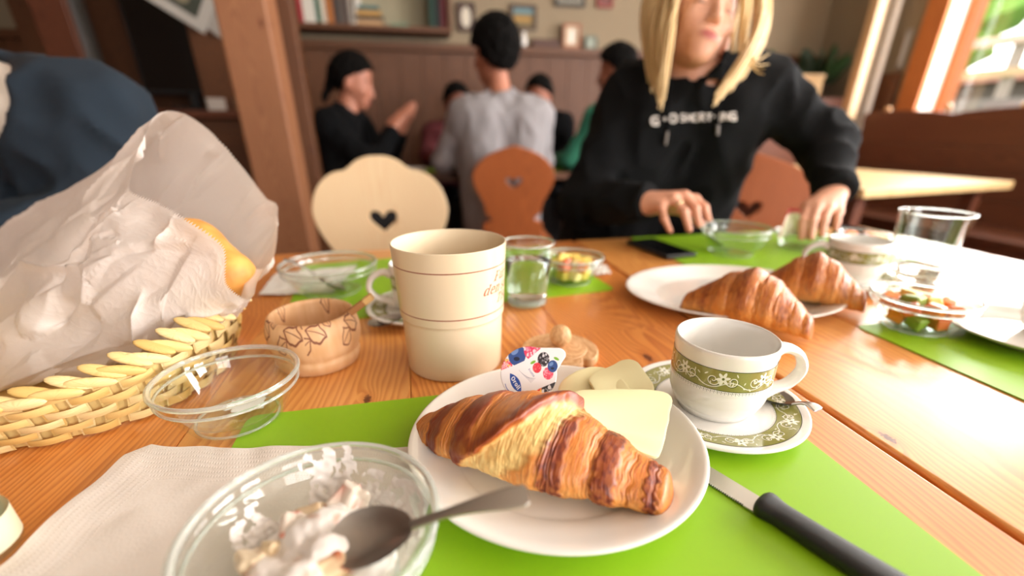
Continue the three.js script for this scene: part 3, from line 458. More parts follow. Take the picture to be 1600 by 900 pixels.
// ---------------------------------------------------------------- paper napkin
{
  const A = V(-0.237, 0, -0.357), ex = V(0.977, 0, 0.213), ez = V(-0.213, 0, 0.977), W = 0.25;
  const bump = texture(1024, 1024, (u, v) => { const e = Math.min(u, v, 1 - u, 1 - v), inB = e > 0.012 && e < 0.15, k = u * 250, m = v * 250, dotted = (e === u || e === 1 - u) ? (Math.abs((k % 5) - 2.5) < 1.1 && (m % 2.2) < 1.3) : (Math.abs((m % 5) - 2.5) < 1.1 && (k % 2.2) < 1.3), x = 0.5 + 0.2 * fbm2(u * 60, v * 60, 2) - (inB && dotted ? 0.35 : 0); return [x, x, x]; }, false);
  const t = solo('paper_napkin', 'white paper napkin with embossed dotted border, under the yogurt bowl', 'napkin', grid(90, 90, (u, v) => { const cr = (a, b) => Math.max(0, a - 0.93) * Math.max(0, b - 0.93) * 18; const uu = clamp(u - cr(1 - u, 1 - v) * 0), p = A.clone().addScaledVector(ex, uu * W + 0.004 * n2(v * 3, 4)).addScaledVector(ez, v * W + 0.003 * n2(u * 4, 9)); p.y = TY + 0.0032 + 0.0012 * (1 + fbm2(u * 4, v * 4, 2)) + 0.002 * sstep(0.12, 0, Math.min(u, v)) * (0.5 + 0.5 * n2(u * 6, v * 6)); const k = sstep(0.06, 0, u + v); p.addScaledVector(ex, 0.012 * k).addScaledVector(ez, 0.012 * k); return p; }), std('#e9dfd6', 0.95, { bumpMap: bump, bumpScale: 0.00035, side: THREE.DoubleSide }));
}
// ---------------------------------------------------------------- glass bowls at the front
glassBowl(cam2(-0.248, -0.3455, ONMAT), 0.0576, 0.046, 0.0335, 'empty clear glass bowl between bread basket and green placemat');
{ // white patch painted in place of the window reflection in the glass
  const t = thing('painted_window_glint', 'small white patch painted as the window reflection in the empty glass bowl', 'yogurt', cam2(-0.248, -0.3455, ONMAT));
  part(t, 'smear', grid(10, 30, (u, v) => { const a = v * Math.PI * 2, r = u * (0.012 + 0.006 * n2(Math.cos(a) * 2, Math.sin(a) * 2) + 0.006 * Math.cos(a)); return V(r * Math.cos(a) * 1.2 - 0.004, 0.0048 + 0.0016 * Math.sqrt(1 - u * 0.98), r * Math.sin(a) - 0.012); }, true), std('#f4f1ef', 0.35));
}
const YB = cam2(-0.104, -0.176, ONMAT + 0.004);
glassBowl(YB, 0.0645, 0.0495, 0.038, 'clear glass bowl of fruit in yogurt, standing on the napkin');
{
  const yog = phys('#e9e2dd', 0.3, { clearcoat: 0.3, clearcoatRoughness: 0.2 }), r = rngOf(404), blobs = [];
  for (let i = 0; i < 34; i++) { const a = r() * 6.28, d = 0.036 * Math.sqrt(r()); blobs.push([d * Math.cos(a), 0.013 + 0.014 * r() + (d < 0.024 ? 0.005 : 0), d * Math.sin(a) + 0.004, 0.007 + 0.005 * r()]); }
  const t = thing('yogurt', 'creamy white yogurt with fruit juice, inside the bowl on the napkin', 'yogurt', YB);
  const mass = netMesh((x, y, z) => { let d = ellip([x, y, z], [0, 0.016, 0.003], [0.043, 0.011, 0.042]); for (const b of blobs) d = smin(d, Math.hypot(x - b[0], y - b[1], z - b[2]) - b[3], 0.007); const wall = Math.hypot(x, z) - (0.032 + 0.5 * clamp(y - 0.004, 0, 0.03)); return Math.max(d, -smin(-wall, 9, 0.001) , 0.0056 - y) + 0.0006 * n3(x * 160, y * 160, z * 160); }, [-0.052, 0.002, -0.052], [0.052, 0.056, 0.052], 0.0017);
  paint(mass, (x, y, z) => mixC(lin('#f2ebe5'), lin('#dfae98'), sstep(0.25, 0.65, fbm3(x * 45, y * 45, z * 45, 3))));
  part(t, 'yogurt_mass', mass, phys('#ffffff', 0.26, { vertexColors: true, clearcoat: 0.3 }));
  // smears up the inside of the glass
  const inner = (y) => interp([[0.004, 0.03], [0.0125, 0.046], [0.03, 0.0545], [0.0385, 0.0578], [0.0445, 0.0588], [0.049, 0.0612]], y) - 0.0004;
  for (const [a0, a1, y1, s] of [[-2.0, -1.1, 0.0495, 1], [-0.9, 0.1, 0.042, 2], [-1.35, -0.6, 0.036, 5], [0.2, 1.0, 0.036, 3], [-2.9, -2.3, 0.034, 4], [2.4, 3.0, 0.03, 6]]) {
    const nu = 60, nv = 40, full = grid(nu, nv, (u, v) => { const a = mix(a0, a1, u), y = mix(0.012, y1, v), th = 0.0008 + 0.0007 * n2(u * 5 + s, v * 5), q = inner(y) - Math.max(0.0002, th); return V(Math.cos(a) * q, y, Math.sin(a) * q); });
    const keep = [], ix = full.index.array; for (let i = 0; i < nu; i++) for (let j = 0; j < nv; j++) { const u = i / nu, v = j / nv; if (fbm2(u * 3.2 + s * 5, v * 1.9 + s, 4) + 0.62 - 0.7 * v - 0.9 * Math.pow(Math.abs(2 * u - 1), 3) > 0) { const k = (i * nv + j) * 6; for (let q = 0; q < 6; q++) keep.push(ix[k + q]); } }
    full.setIndex(keep); full.computeVertexNormals(); part(t, 'smear', full, yog);
  }
  // coated pieces of fruit
  const fruitM = [['#e6d3b4', '#dcc09a'], ['#e6d8ca', '#cf8a76'], ['#e0c8a2', '#b9623c']];
  const spots = [[-0.008, 0.026, -0.024, 0.3, 1.1], [0.01, 0.028, -0.03, 0.9, 1.25], [-0.024, 0.0245, -0.004, 1.3, 1], [-0.012, 0.027, 0.012, 0.1, 1.1], [-0.03, 0.025, 0.016, 0.6, 1], [0.014, 0.0245, 0.026, 1.9, 1], [-0.002, 0.026, 0.034, 2.2, 1.1], [0.03, 0.024, 0.014, 1.1, 0.9], [-0.02, 0.0245, 0.034, 2.8, 1], [-0.034, 0.027, 0.002, 2.2, 0.9], [-0.016, 0.03, -0.014, 1.7, 0.95], [0.006, 0.031, 0.02, 0.5, 1.05], [-0.004, 0.029, 0.0, 2.6, 0.9]];
  spots.forEach(([x, y, z, tw, s], i) => {
    const g = new RoundedBoxGeometry(0.0195 * s, 0.013 * s, 0.0155 * s, 5, 0.0055 * s), p = g.attributes.position; for (let k = 0; k < p.count; k++) { const q = 1 + 0.24 * n3(p.getX(k) * 90 + i, p.getY(k) * 90, p.getZ(k) * 90); p.setXYZ(k, p.getX(k) * q, p.getY(k) * q, p.getZ(k) * q); } g.computeVertexNormals();
    const [a, b] = fruitM[i % 3].map(lin); paint(g, (X, Y, Z) => mixC(a, b, sstep(0.1, 0.5, n3(X * 120 + i, Y * 120, Z * 120))));
    const m = solo('fruit_piece', 'piece of fruit coated in yogurt, in the bowl on the napkin', 'fruit', g, phys('#ffffff', 0.3, { vertexColors: true, clearcoat: 0.3 }), YB.clone().add(V(x, y, z)), tw, 'yogurt-coated fruit pieces'); m.rotation.z = 0.35 * Math.sin(i * 2.1); m.rotation.x = 0.4 * Math.cos(i * 1.7);
  });
}
spoon('teaspoon standing in the yogurt bowl, handle reaching over the white plate', at(579, 836, 0.048), at(827, 779, 0.066), rad(20), undefined, M.steel);
// ---------------------------------------------------------------- beige table bin
{
  const pos = cam2(-0.0645, -0.4615), t = thing('table_bin', 'beige plastic table bin with brown lines and script lettering', 'bin', pos);
  const pl = phys('#e2cfb0', 0.3, { clearcoat: 0.3, clearcoatRoughness: 0.15 });
  const lower = [[0, 0.003], [0.046, 0.003], [0.0475, 0.0002], [0.05, 0.0003], [0.0518, 0.002], [0.0536, 0.058], [0.0538, 0.0605], [0.0552, 0.0625]];
  const bandTexB = canvasTex(2048, 420, (g, w, h) => {
    g.fillStyle = '#e2cfb0'; g.fillRect(0, 0, w, h); g.fillStyle = '#8a3f2c'; const Y = (y) => h * (1 - (y - 0.0625) / 0.0735);
    g.fillRect(0, Y(0.1185), w, 6); g.fillRect(0, Y(0.0715), w, 6);
    g.font = 'italic bold 78px serif'; g.fillStyle = '#9a4a35';
    const tx = (s, deg, y) => { g.save(); g.translate(deg / 360 * w, Y(y)); g.transform(1, 0, -0.28, 1, 0, 0); g.fillText(s, 0, 0); g.restore(); };
    tx('Für', 42, 0.1035); tx('den sauberen', 27, 0.0915); tx('Tisch', 47, 0.0795);
  });
  part(t, 'lower_body', lathe(lower, 128), pl);
  part(t, 'upper_body', lathe([[0.0552, 0.0625], [0.0583, 0.136]], 128), phys('#ffffff', 0.3, { map: bandTexB, clearcoat: 0.3, clearcoatRoughness: 0.15 }), 'beige wall with two brown lines and brown script lettering');
  part(t, 'inner_wall', lathe([[0.0583, 0.136], [0.058, 0.1368], [0.0571, 0.1368], [0.0567, 0.136], [0.0536, 0.062], [0.0518, 0.058], [0.0496, 0.006], [0, 0.005]], 128), pl);
}
// ---------------------------------------------------------------- wooden salt pot, its spoon and its lid
{
  const pos = cam2(-0.219, -0.4615), t = thing('salt_pot', 'round wooden pot with burnt leaf drawings, lid off', 'pot', pos);
  const base = hexRGB('#e2b98e'), late = hexRGB('#d2a070');
  const tx = canvasTex(1024, 256, (g, w, h) => {
    const im = g.createImageData(w, h); for (let y = 0; y < h; y++) for (let x = 0; x < w; x++) { const k = 0.5 + 0.5 * fbm2(x / 60, y / 160, 4), c = mixC(base, late, clamp(k * 1.2 - 0.1 + 0.15 * Math.sin(y * 0.14 + 3 * n2(x / 200, 3)))), q = (y * w + x) * 4; im.data[q] = c[0] * 255; im.data[q + 1] = c[1] * 255; im.data[q + 2] = c[2] * 255; im.data[q + 3] = 255; } g.putImageData(im, 0, 0);
    g.strokeStyle = '#7a4630'; g.lineWidth = 5; g.lineJoin = 'round';
    for (const x0 of [40, 190, 430, 640, 850, 985]) for (const [dx, dy, k] of [[0, 0, 1], [46, -34, 0.75], [-42, 26, 0.7]]) {   // small scorched leaves on a stem
      g.save(); g.translate(x0 + dx, 118 + dy); g.rotate(0.5 + dx * 0.02); g.scale(k, k); g.lineWidth = 4.5; g.beginPath(); g.moveTo(-34, 6); g.bezierCurveTo(-22, -26, -6, -10, 2, -30); g.bezierCurveTo(10, -14, 26, -20, 36, -4); g.bezierCurveTo(22, 4, 26, 20, 8, 20); g.bezierCurveTo(-6, 30, -18, 14, -34, 6); g.stroke(); g.lineWidth = 2.5; g.beginPath(); g.moveTo(-34, 6); g.quadraticCurveTo(0, -4, 30, -4); g.stroke(); g.restore(); }
  });
  const prof = [[0, 0.0005], [0.0395, 0.0003], [0.0425, 0.002], ...smoothProfile([[0.0445, 0.007], [0.0452, 0.012], [0.0442, 0.0165], [0.0445, 0.0185], [0.0468, 0.024], [0.0486, 0.034], [0.0482, 0.045], [0.0462, 0.053], [0.0442, 0.058]], 30), [0.0425, 0.0595], [0.0405, 0.0595], ...smoothProfile([[0.0392, 0.057], [0.0402, 0.045], [0.0395, 0.03], [0.032, 0.0145], [0, 0.011]], 18)];
  part(t, 'pot_body', lathe(prof, 112), std('#ffffff', 0.55, { map: tx }));
  part(t, 'salt', lathe([[0.034, 0.0185], [0.02, 0.0205], [0, 0.021]], 48), std('#e9e4de', 0.8));
  // wooden scoop
  const a = pos.clone().add(V(-0.004, 0.026, 0.004)), b = at(581, 463, 0.075), d = b.clone().sub(a), L = d.length(), s = thing('wooden_scoop', 'little wooden spoon leaning in the salt pot', 'spoon', a);
  s.quaternion.setFromUnitVectors(V(1, 0, 0), d.clone().normalize());
  part(s, 'handle', rbox(L, 0.0068, 0.009, 0.0015, L / 2, 0, 0), std('#b07a4a', 0.6)); part(s, 'handle_end', rbox(0.0115, 0.0072, 0.0094, 0.0012, L - 0.0052, 0, 0), std('#e0b878', 0.6), 'paler handle end');
  const q = lathe([[0, -0.006], [0.006, -0.005], [0.009, 0], [0.0085, 0.0012], [0.0055, -0.003], [0, -0.004]], 24); part(s, 'scoop', q.translate(-0.006, 0, 0), std('#b07a4a', 0.6));
}
{
  const pos = cam2(0.055, -0.47), t = thing('pot_lid', 'round wooden pot lid with ball knob, lying on the bare table', 'lid', pos);
  const s = new THREE.Shape(), R = 0.042, na = rad(-62), n = 120; for (let i = 0; i <= n; i++) { const a = i / n * Math.PI * 2, dd = Math.abs(((a - na + Math.PI * 5) % (Math.PI * 2)) - Math.PI), r = R - 0.009 * Math.exp(-Math.pow(dd / 0.14, 2)); i ? s.lineTo(r * Math.cos(a), r * Math.sin(a)) : s.moveTo(r * Math.cos(a), r * Math.sin(a)); }
  const lm = std('#ffffff', 0.55, { map: texture(256, 256, (u, v) => mixC(hexRGB('#dbb184'), hexRGB('#bd8c5c'), clamp(0.5 + 0.5 * Math.sin(Math.hypot(u - 0.3, v - 0.6) * 60 + 2 * n2(u * 5, v * 5)) * 0.6 + 0.3 * n2(u * 30, v * 4)))) });
  const g = new THREE.ExtrudeGeometry(s, { depth: 0.006, bevelEnabled: true, bevelSize: 0.0018, bevelThickness: 0.0025, bevelSegments: 4, curveSegments: 4 }).rotateX(-Math.PI / 2).translate(0, 0.0026, 0); { const p = g.attributes.position, uv = g.attributes.uv; for (let i = 0; i < p.count; i++) uv.setXY(i, p.getX(i) / 0.1 + 0.5, p.getZ(i) / 0.1 + 0.5); }
  part(t, 'lid_disc', g, lm);
  part(t, 'raised_centre', lathe([[0.031, 0.011], [0.03, 0.0125], [0.012, 0.0145], [0, 0.0145]], 60), lm);
  part(t, 'knob', lathe(smoothProfile([[0.0055, 0.0135], [0.0065, 0.016], [0.0108, 0.0205], [0.0122, 0.027], [0.0098, 0.0345], [0.0045, 0.0385], [0, 0.039]], 24), 48), lm);
}
// ---------------------------------------------------------------- woven bread basket
const BK = V(-0.374, TY, -0.503);
const bkH = (th) => 0.047 + 0.024 * Math.pow(Math.abs(Math.cos(th)), 2.2);
const bkPt = (th, v, out = 0) => { const a = mix(0.158, 0.168, sstep(0, 0.5, v)) + 0.004 * v + out, b = mix(0.13, 0.144, v) + out, pw = 0.86, c = Math.cos(th), s = Math.sin(th); return V(a * Math.sign(c) * Math.pow(Math.abs(c), pw), 0.002 + bkH(th) * v, b * Math.sign(s) * Math.pow(Math.abs(s), pw)); };
{
  const t = thing('bread_basket', 'woven palm-leaf bread basket with a plaited rim', 'basket', BK);
  const straw = ['#e2c27e', '#e8cb8e', '#dab56c', '#ecd49c'].map((h, i) => std('#ffffff', 0.55, { map: texture(64, 256, (u, v) => { const k = 0.5 + 0.5 * n2(u * 26 + i * 9, v * 1.2); return mixC(hexRGB(h), hexRGB('#b98a4b'), 0.4 * k * k); }) }));
  const stakeM = std('#ffffff', 0.6, { map: texture(64, 64, (u, v) => { const k = 0.5 + 0.5 * n2(u * 3, v * 26); return mixC(hexRGB('#d3a562'), hexRGB('#a9773c'), k * k); }) });
  part(t, 'basket_base', lathe([[0, 0.001], [1, 0.001], [1, 0.0035], [0, 0.0035]], 64).scale(0.15, 1, 0.124), straw[2]);
  part(t, 'inner_lining', grid(96, 4, (u, v) => bkPt(u * Math.PI * 2, v * 0.97, -0.0045)), std('#e2c27e', 0.6, { side: THREE.DoubleSide }));
  const N = 54, rows = 6, r = rngOf(9);
  for (let i = 0; i < N; i++) { const th = i / N * Math.PI * 2; part(t, 'stake', grid(8, 4, (u, v) => bkPt(th + (v - 0.5) * 0.07, u * 0.98, -0.0012 + 0.0006 * Math.sin(v * Math.PI))), straw[(i * 7) % 4]); }
  for (let j = 0; j < rows; j++) for (let i = 0; i < N / 2; i++) {
    const th = (2 * i + (j % 2) + 0.5) / N * Math.PI * 2, hw = 0.72 * Math.PI * 2 / N, v0 = (j + 0.08) / rows * 0.97, v1 = (j + 0.94) / rows * 0.97, jit = (r() - 0.5) * 0.01;
    part(t, 'weave_strip', grid(4, 8, (u, v) => { const s = 2 * v - 1, bow = 0.0036 * (1 - s * s) - 0.001; return bkPt(th + s * hw, mix(v0, v1, u) + jit, bow + 0.0006 * Math.sin(u * Math.PI)); }), straw[Math.floor(r() * 4)]);
  }
  const leaf = new THREE.SphereGeometry(1, 14, 10), NB = 46;
  for (let i = 0; i < NB; i++) for (const k of [0, 1]) {
    const th = (i + k * 0.5) / NB * Math.PI * 2, p = bkPt(th, 1, 0.001), q = bkPt(th + 0.02, 1, 0.001), m = part(t, 'rim_plait', leaf, straw[(i * 3 + k * 2) % 4]);
    m.position.set(p.x, p.y + (k ? 0.0028 : -0.0012), p.z).addScaledVector(V(p.x, 0, p.z).normalize(), k ? -0.002 : 0.0025); const d = q.clone().sub(p).normalize(); const nn = V(p.x, 0, p.z).normalize().addScaledVector(V(0, 1, 0), k ? 1.4 : 0.7).normalize(), bb = new THREE.Vector3().crossVectors(nn, d).normalize(); m.quaternion.setFromRotationMatrix(new THREE.Matrix4().makeBasis(d, nn, bb)); m.rotateY(k ? -0.22 : 0.3); m.rotateZ(k ? 0.03 : 0.06); m.scale.set(0.0175, 0.0044, 0.0062);
  }
}
// ---------------------------------------------------------------- paper bag lying open in the basket
{
  const rim = [[247, 178, .60], [285, 178, .63], [330, 208, .65], [380, 265, .66], [415, 310, .66], [430, 325, .655], [428, 390, .62], [405, 440, .57], [389, 470, .525], [352, 446, .50], [346, 388, .485], [286, 344, .49], [245, 320, .50], [201, 300, .51], [207, 262, .535], [222, 212, .57]];
  const r1 = [[165, 255, .63], [215, 255, .68], [262, 290, .70], [310, 340, .70], [345, 385, .69], [362, 420, .67], [372, 455, .625], [365, 492, .57], [330, 522, .525], [290, 500, .49], [262, 458, .462], [212, 418, .455], [168, 398, .463], [130, 372, .487], [128, 335, .53], [142, 292, .585]];
  const r2 = [[70, 330, .66], [120, 380, .72], [180, 420, .73], [240, 450, .72], [280, 480, .69], [310, 510, .65], [325, 530, .61], [318, 545, .565], [290, 552, .52], [240, 556, .487], [196, 548, .463], [140, 528, .452], [92, 500, .453], [50, 470, .465], [35, 420, .51], [45, 370, .585]];
  const r3 = [[-60, 420, .70], [20, 470, .74], [80, 510, .74], [150, 540, .72], [200, 560, .68], [240, 575, .63], [250, 590, .59], [240, 600, .56], [215, 607, .525], [170, 614, .50], [120, 622, .475], [60, 628, .463], [10, 620, .462], [-50, 600, .47], [-90, 540, .51], [-80, 470, .60]];
  const rings = [rim, r1, r2, r3].map((q, k) => q.map(([x, y, z]) => deep(x, y, z * [0.84, 0.9, 0.96, 1][k])));
  const cap = rings[3].reduce((s, p) => s.add(p), V(0, 0, 0)).multiplyScalar(1 / 16);
  rings.push(rings[3].map((p) => p.clone().lerp(cap, 0.55)));
  for (const R of rings) for (const p of R) p.y = Math.max(p.y, TY + 0.009);
  const NR = 16, curves = rings.map((R) => new THREE.CatmullRomCurve3(R, true, 'catmullrom', 0.42)), NV = 440, NU = 190, lib = curves.map((c) => { const out = []; for (let j = 0; j <= NV; j++) out.push(c.getPoint(j / NV % 1)); return out; });
  const cols = []; for (let j = 0; j <= NV; j++) cols.push(new THREE.CatmullRomCurve3(lib.map((L) => L[j]), false, 'catmullrom', 0.5));
  const base = (u, j) => cols[j].getPoint(u);
  // creases: straight folds between facets, as crumpled paper makes
  const r = rngOf(61), sites = [], creases = [];
  for (let i = 0; i < 56; i++) sites.push([r(), r(), (r() - 0.5) * 2, (r() - 0.5) * 2, r() - 0.5]);
  for (let i = 0; i < 95; i++) { const long = r() < 0.7, a = (long ? 0.25 : 1.3) * (r() - 0.5) * 2; creases.push([r(), r(), Math.cos(a), Math.sin(a) * 0.7, 0.05 + 0.16 * r(), (r() < 0.5 ? -1 : 1) * (0.0026 + 0.0062 * r()), 0.005 + 0.014 * r()]); }
  const wrapV = (d) => ((d + 1.5) % 1) - 0.5;
  const crumple = (u, v) => {
    let d1 = 9, d2 = 9, h1 = sites[0], h2 = sites[0];
    for (const s of sites) { const d = Math.hypot((u - s[0]) * 0.8, wrapV(v - s[1]) * 2.2); if (d < d1) { d2 = d1; h2 = h1; d1 = d; h1 = s; } else if (d < d2) { d2 = d; h2 = s; } }
    const hh = (s) => s[4] * 0.008 + s[2] * (u - s[0]) * 0.04 + s[3] * wrapV(v - s[1]) * 0.085, t = sstep(-0.016, 0.016, d2 - d1) ;
    return mix(hh(h2), hh(h1), 0.5 + 0.5 * sstep(0, 0.025, d2 - d1)) * 0.85 + 0.15 * hh(h1);
  };
  const fold = (u, v) => { let h = 0; for (const c of creases) { const du = u - c[0], dv = wrapV(v - c[1]) * 1.7, al = du * c[2] + dv * c[3], pe = Math.abs(-du * c[3] + dv * c[2]), e = 1 - sstep(c[4] * 0.4, c[4], Math.abs(al)); if (e > 0) h += c[5] * (0.8 + 0.9 * u) * e * Math.exp(-pe / c[6]); } return h + 0.0035 * n2(u * 2.2 + 4, Math.cos(v * 6.283) * 1.6 + 2 * Math.sin(v * 6.283)); };
  const pts = []; for (let i = 0; i <= NU; i++) { const u = i / NU; const row = []; for (let j = 0; j <= NV; j++) row.push(base(u, j)); pts.push(row); }
  const g0 = grid(NU, NV, (u, v) => pts[Math.round(u * NU)][Math.round(v * NV)], true), n = g0.attributes.normal;
  const g = grid(NU, NV, (u, v) => { const i = Math.round(u * NU), j = Math.round(v * NV), jj = j % NV, k = i * (NV + 1) + j, p = pts[i][j].clone(), w = sstep(0, 0.05, u) * 0.85 + 0.15, d = (crumple(u, jj / NV) * 0.9 + fold(u, jj / NV)) * w; p.addScaledVector(V(n.getX(k), n.getY(k), n.getZ(k)), -d); if (i === 0 && j % 2) p.addScaledVector(pts[4][j].clone().sub(pts[0][j]).normalize(), -0.0036); p.y = Math.max(p.y, TY + 0.0065); return p; }, true);
  const t = thing('paper_bag', 'crumpled white paper bakery bag lying open in the bread basket', 'bag', [0, 0, 0]);
  part(t, 'bag_paper', g, phys('#f7eee7', 0.65, { transmission: 0.3, thickness: 0, side: THREE.DoubleSide, bumpMap: texture(512, 512, (u, v) => { const k = 0.2 + 0.45 * Math.abs(n2(u * 5, v * 5)) + 0.3 * Math.abs(n2(u * 13 + 4, v * 13)) + 0.3 * n2(u * 90, v * 90) * 0.15; return [k, k, k]; }, false, 2, 3), bumpScale: 0.0009 }));
  // re-centre so that the group sits where the bag rests
  const c = deep(170, 560, 0.56); c.y = TY + 0.005; g.translate(-c.x, -c.y, -c.z); t.position.copy(c);
}
{ // bread roll peeping out
  const a = deep(300, 392, .5), b = deep(357, 430, .488), c = deep(270, 440, .52), mid = a.clone().add(b).multiplyScalar(0.5);
  const sd = (x, y, z) => { const p = [x + mid.x, y + mid.y, z + mid.z]; return smin(cone(p, a.toArray(), b.toArray(), 0.03, 0.027), cone(p, a.toArray(), c.toArray(), 0.03, 0.026), 0.02) + 0.0012 * fbm3(x * 40, y * 40, z * 40, 3); };
  const g = netMesh(sd, [-0.11, -0.09, -0.1], [0.09, 0.08, 0.09], 0.004);
  paint(g, (x, y, z) => mixC(lin('#dca552'), lin('#c07a34'), clamp(0.4 + 0.9 * fbm3(x * 30, y * 30, z * 30, 4))));
  solo('bread_roll', 'golden bread roll showing in the mouth of the paper bag', 'bread', g, std('#ffffff', 0.55, { vertexColors: true }), mid);
}
// ---------------------------------------------------------------- far side of the table, left: glass bowl, cup, tumbler, fruit
const FAR = ONMAT + 0.0002;
glassBowl(cam2(-0.289, -0.7, FAR), 0.0735, 0.047, 0.042, 'wide clear glass bowl behind the wooden salt pot, spoon resting in it');
spoon('teaspoon leaning in the wide glass bowl behind the salt pot', cam2(-0.285, -0.69, FAR + 0.016), at(441, 409, 0.058), 0, undefined, M.steel);
function napkinQuad(label, q, h) { solo('paper_napkin', label, 'napkin', grid(24, 24, (u, v) => { const c = q.map(([x, y, hh]) => at(x, y, hh ?? h)), p = c[0].multiplyScalar((1 - u) * (1 - v)).addScaledVector(c[1], u * (1 - v)).addScaledVector(c[2], u * v).addScaledVector(c[3], (1 - u) * v); p.y += 0.0012 * (1 + n2(u * 4, v * 4)); return p; }), std('#e6dfd8', 0.95, { side: THREE.DoubleSide })); }
napkinQuad('white paper napkin corner sticking out under the wide glass bowl', [[404, 462], [520, 458], [560, 415], [430, 428]], 0.0028);
cupAndSaucer(cam2(-0.128, -0.612, FAR), 0.041, 0.072, rad(184), 'coffee cup with its handle showing behind the beige bin', 'saucer half hidden behind the beige bin', 0.078);
spoon('teaspoon on the saucer behind the beige bin', at(603, 500, 0.014), at(655, 486, 0.018), 0, 0.1, M.steel);
function tumbler(pos, R0, R1, h, label, fill) {
  const t = thing('drinking_glass', label, 'glass', pos), w = 0.0016;
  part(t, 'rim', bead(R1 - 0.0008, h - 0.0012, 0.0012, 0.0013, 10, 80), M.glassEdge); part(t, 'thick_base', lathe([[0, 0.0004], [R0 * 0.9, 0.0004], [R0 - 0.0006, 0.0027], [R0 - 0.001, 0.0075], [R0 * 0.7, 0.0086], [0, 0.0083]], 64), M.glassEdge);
  part(t, 'glass_body', lathe([[0, 0.0002], [R0 * 0.9, 0.0002], [R0, 0.0025], [mix(R0, R1, 0.5), h * 0.5], [R1, h - 0.0026], [R1 - w, h - 0.0026], [mix(R0, R1, 0.5) - w, h * 0.5], [R0 - w, 0.012], [R0 * 0.7, 0.009], [0, 0.0085]], 80), M.glass);
  if (fill) part(t, 'water', lathe([[0, 0.0092], [R0 * 0.68, 0.0096], [R0 - w - 0.0004, 0.0125], [mix(R0, R1, fill) - w - 0.0004, h * fill], [0, h * fill]], 64), M.water);
  return t;
}
tumbler(cam2(0.0225, -0.645, FAR), 0.03, 0.038, 0.092, 'small tumbler of water between the beige bin and the fruit salad', 0.7);
const fruitKinds = { melon: std('#ee8428', 0.3), apple: std('#eccf6a', 0.35), pear: std('#f0dd9a', 0.35), kiwi: std('#8aa03c', 0.35), grape: phys('#3d4a3a', 0.15, { clearcoat: 0.5 }), peach: std('#d9602c', 0.35) };
function fruitSalad(pos, R, h, base, list, label, seed, where) {
  glassBowl(pos, R, h, base, label);
  const r = rngOf(seed), placed = [];
  list.forEach((kind, i) => {
    let best = null; for (let k = 0; k < 60; k++) { const layer = i < list.length * 0.45 ? 0 : 1, s = 0.0108 + 0.0032 * r(), y = 0.0055 + s * 0.8 + layer * h * 0.36, lim = Math.max(0.004, mix(base, R * 0.9, clamp((y) / (h * 0.75))) - s * 1.45), a = r() * 6.28, d = lim * Math.sqrt(r()), q = [d * Math.cos(a), y, d * Math.sin(a), s]; let m = 9; for (const o of placed) m = Math.min(m, Math.hypot(o[0] - q[0], (o[1] - q[1]) * 1.1, o[2] - q[2]) - (o[3] + s) * 1.02); if (!best || m > best.m) best = { m, q }; }
    const [x, y, z, s] = best.q; placed.push(best.q);
    let g; if (kind === 'grape') g = new THREE.SphereGeometry(s * 0.95, 20, 14); else { g = new RoundedBoxGeometry(s * 1.7, s * 1.4, s * 1.55, 4, s * 0.32); const p = g.attributes.position; for (let k = 0; k < p.count; k++) { const f = 1 + 0.14 * n3(p.getX(k) * 90 + i * 3, p.getY(k) * 90, p.getZ(k) * 90); p.setXYZ(k, p.getX(k) * f, p.getY(k) * f, p.getZ(k) * f); } g.computeVertexNormals(); }
    const say = { melon: 'orange melon cube', apple: 'yellow apple chunk', pear: 'pale pear chunk', kiwi: 'green kiwi piece', grape: 'dark grape', peach: 'red-orange peach piece' }[kind];
    const m = solo('fruit_piece', say + ' ' + where, 'fruit', g, fruitKinds[kind], pos.clone().add(V(x, y, z)), r() * 3, 'fruit pieces ' + where); m.rotation.x = (r() - 0.5) * 0.9; m.rotation.z = (r() - 0.5) * 0.9;
  });
}
fruitSalad(cam2(0.1005, -0.752, FAR), 0.0528, 0.045, 0.032, ['grape', 'pear', 'kiwi', 'apple', 'grape', 'melon', 'apple', 'pear', 'kiwi', 'apple', 'apple', 'melon', 'peach', 'apple', 'apple', 'pear', 'apple', 'peach'], 'clear glass bowl of mostly yellow fruit salad beside the water tumbler', 31, 'in the fruit salad by the water tumbler');
napkinQuad('crumpled white napkin tip beside the yellow fruit salad', [[905, 432, 0.003], [955, 428, 0.003], [948, 415, 0.006], [915, 412, 0.006]], 0.004);
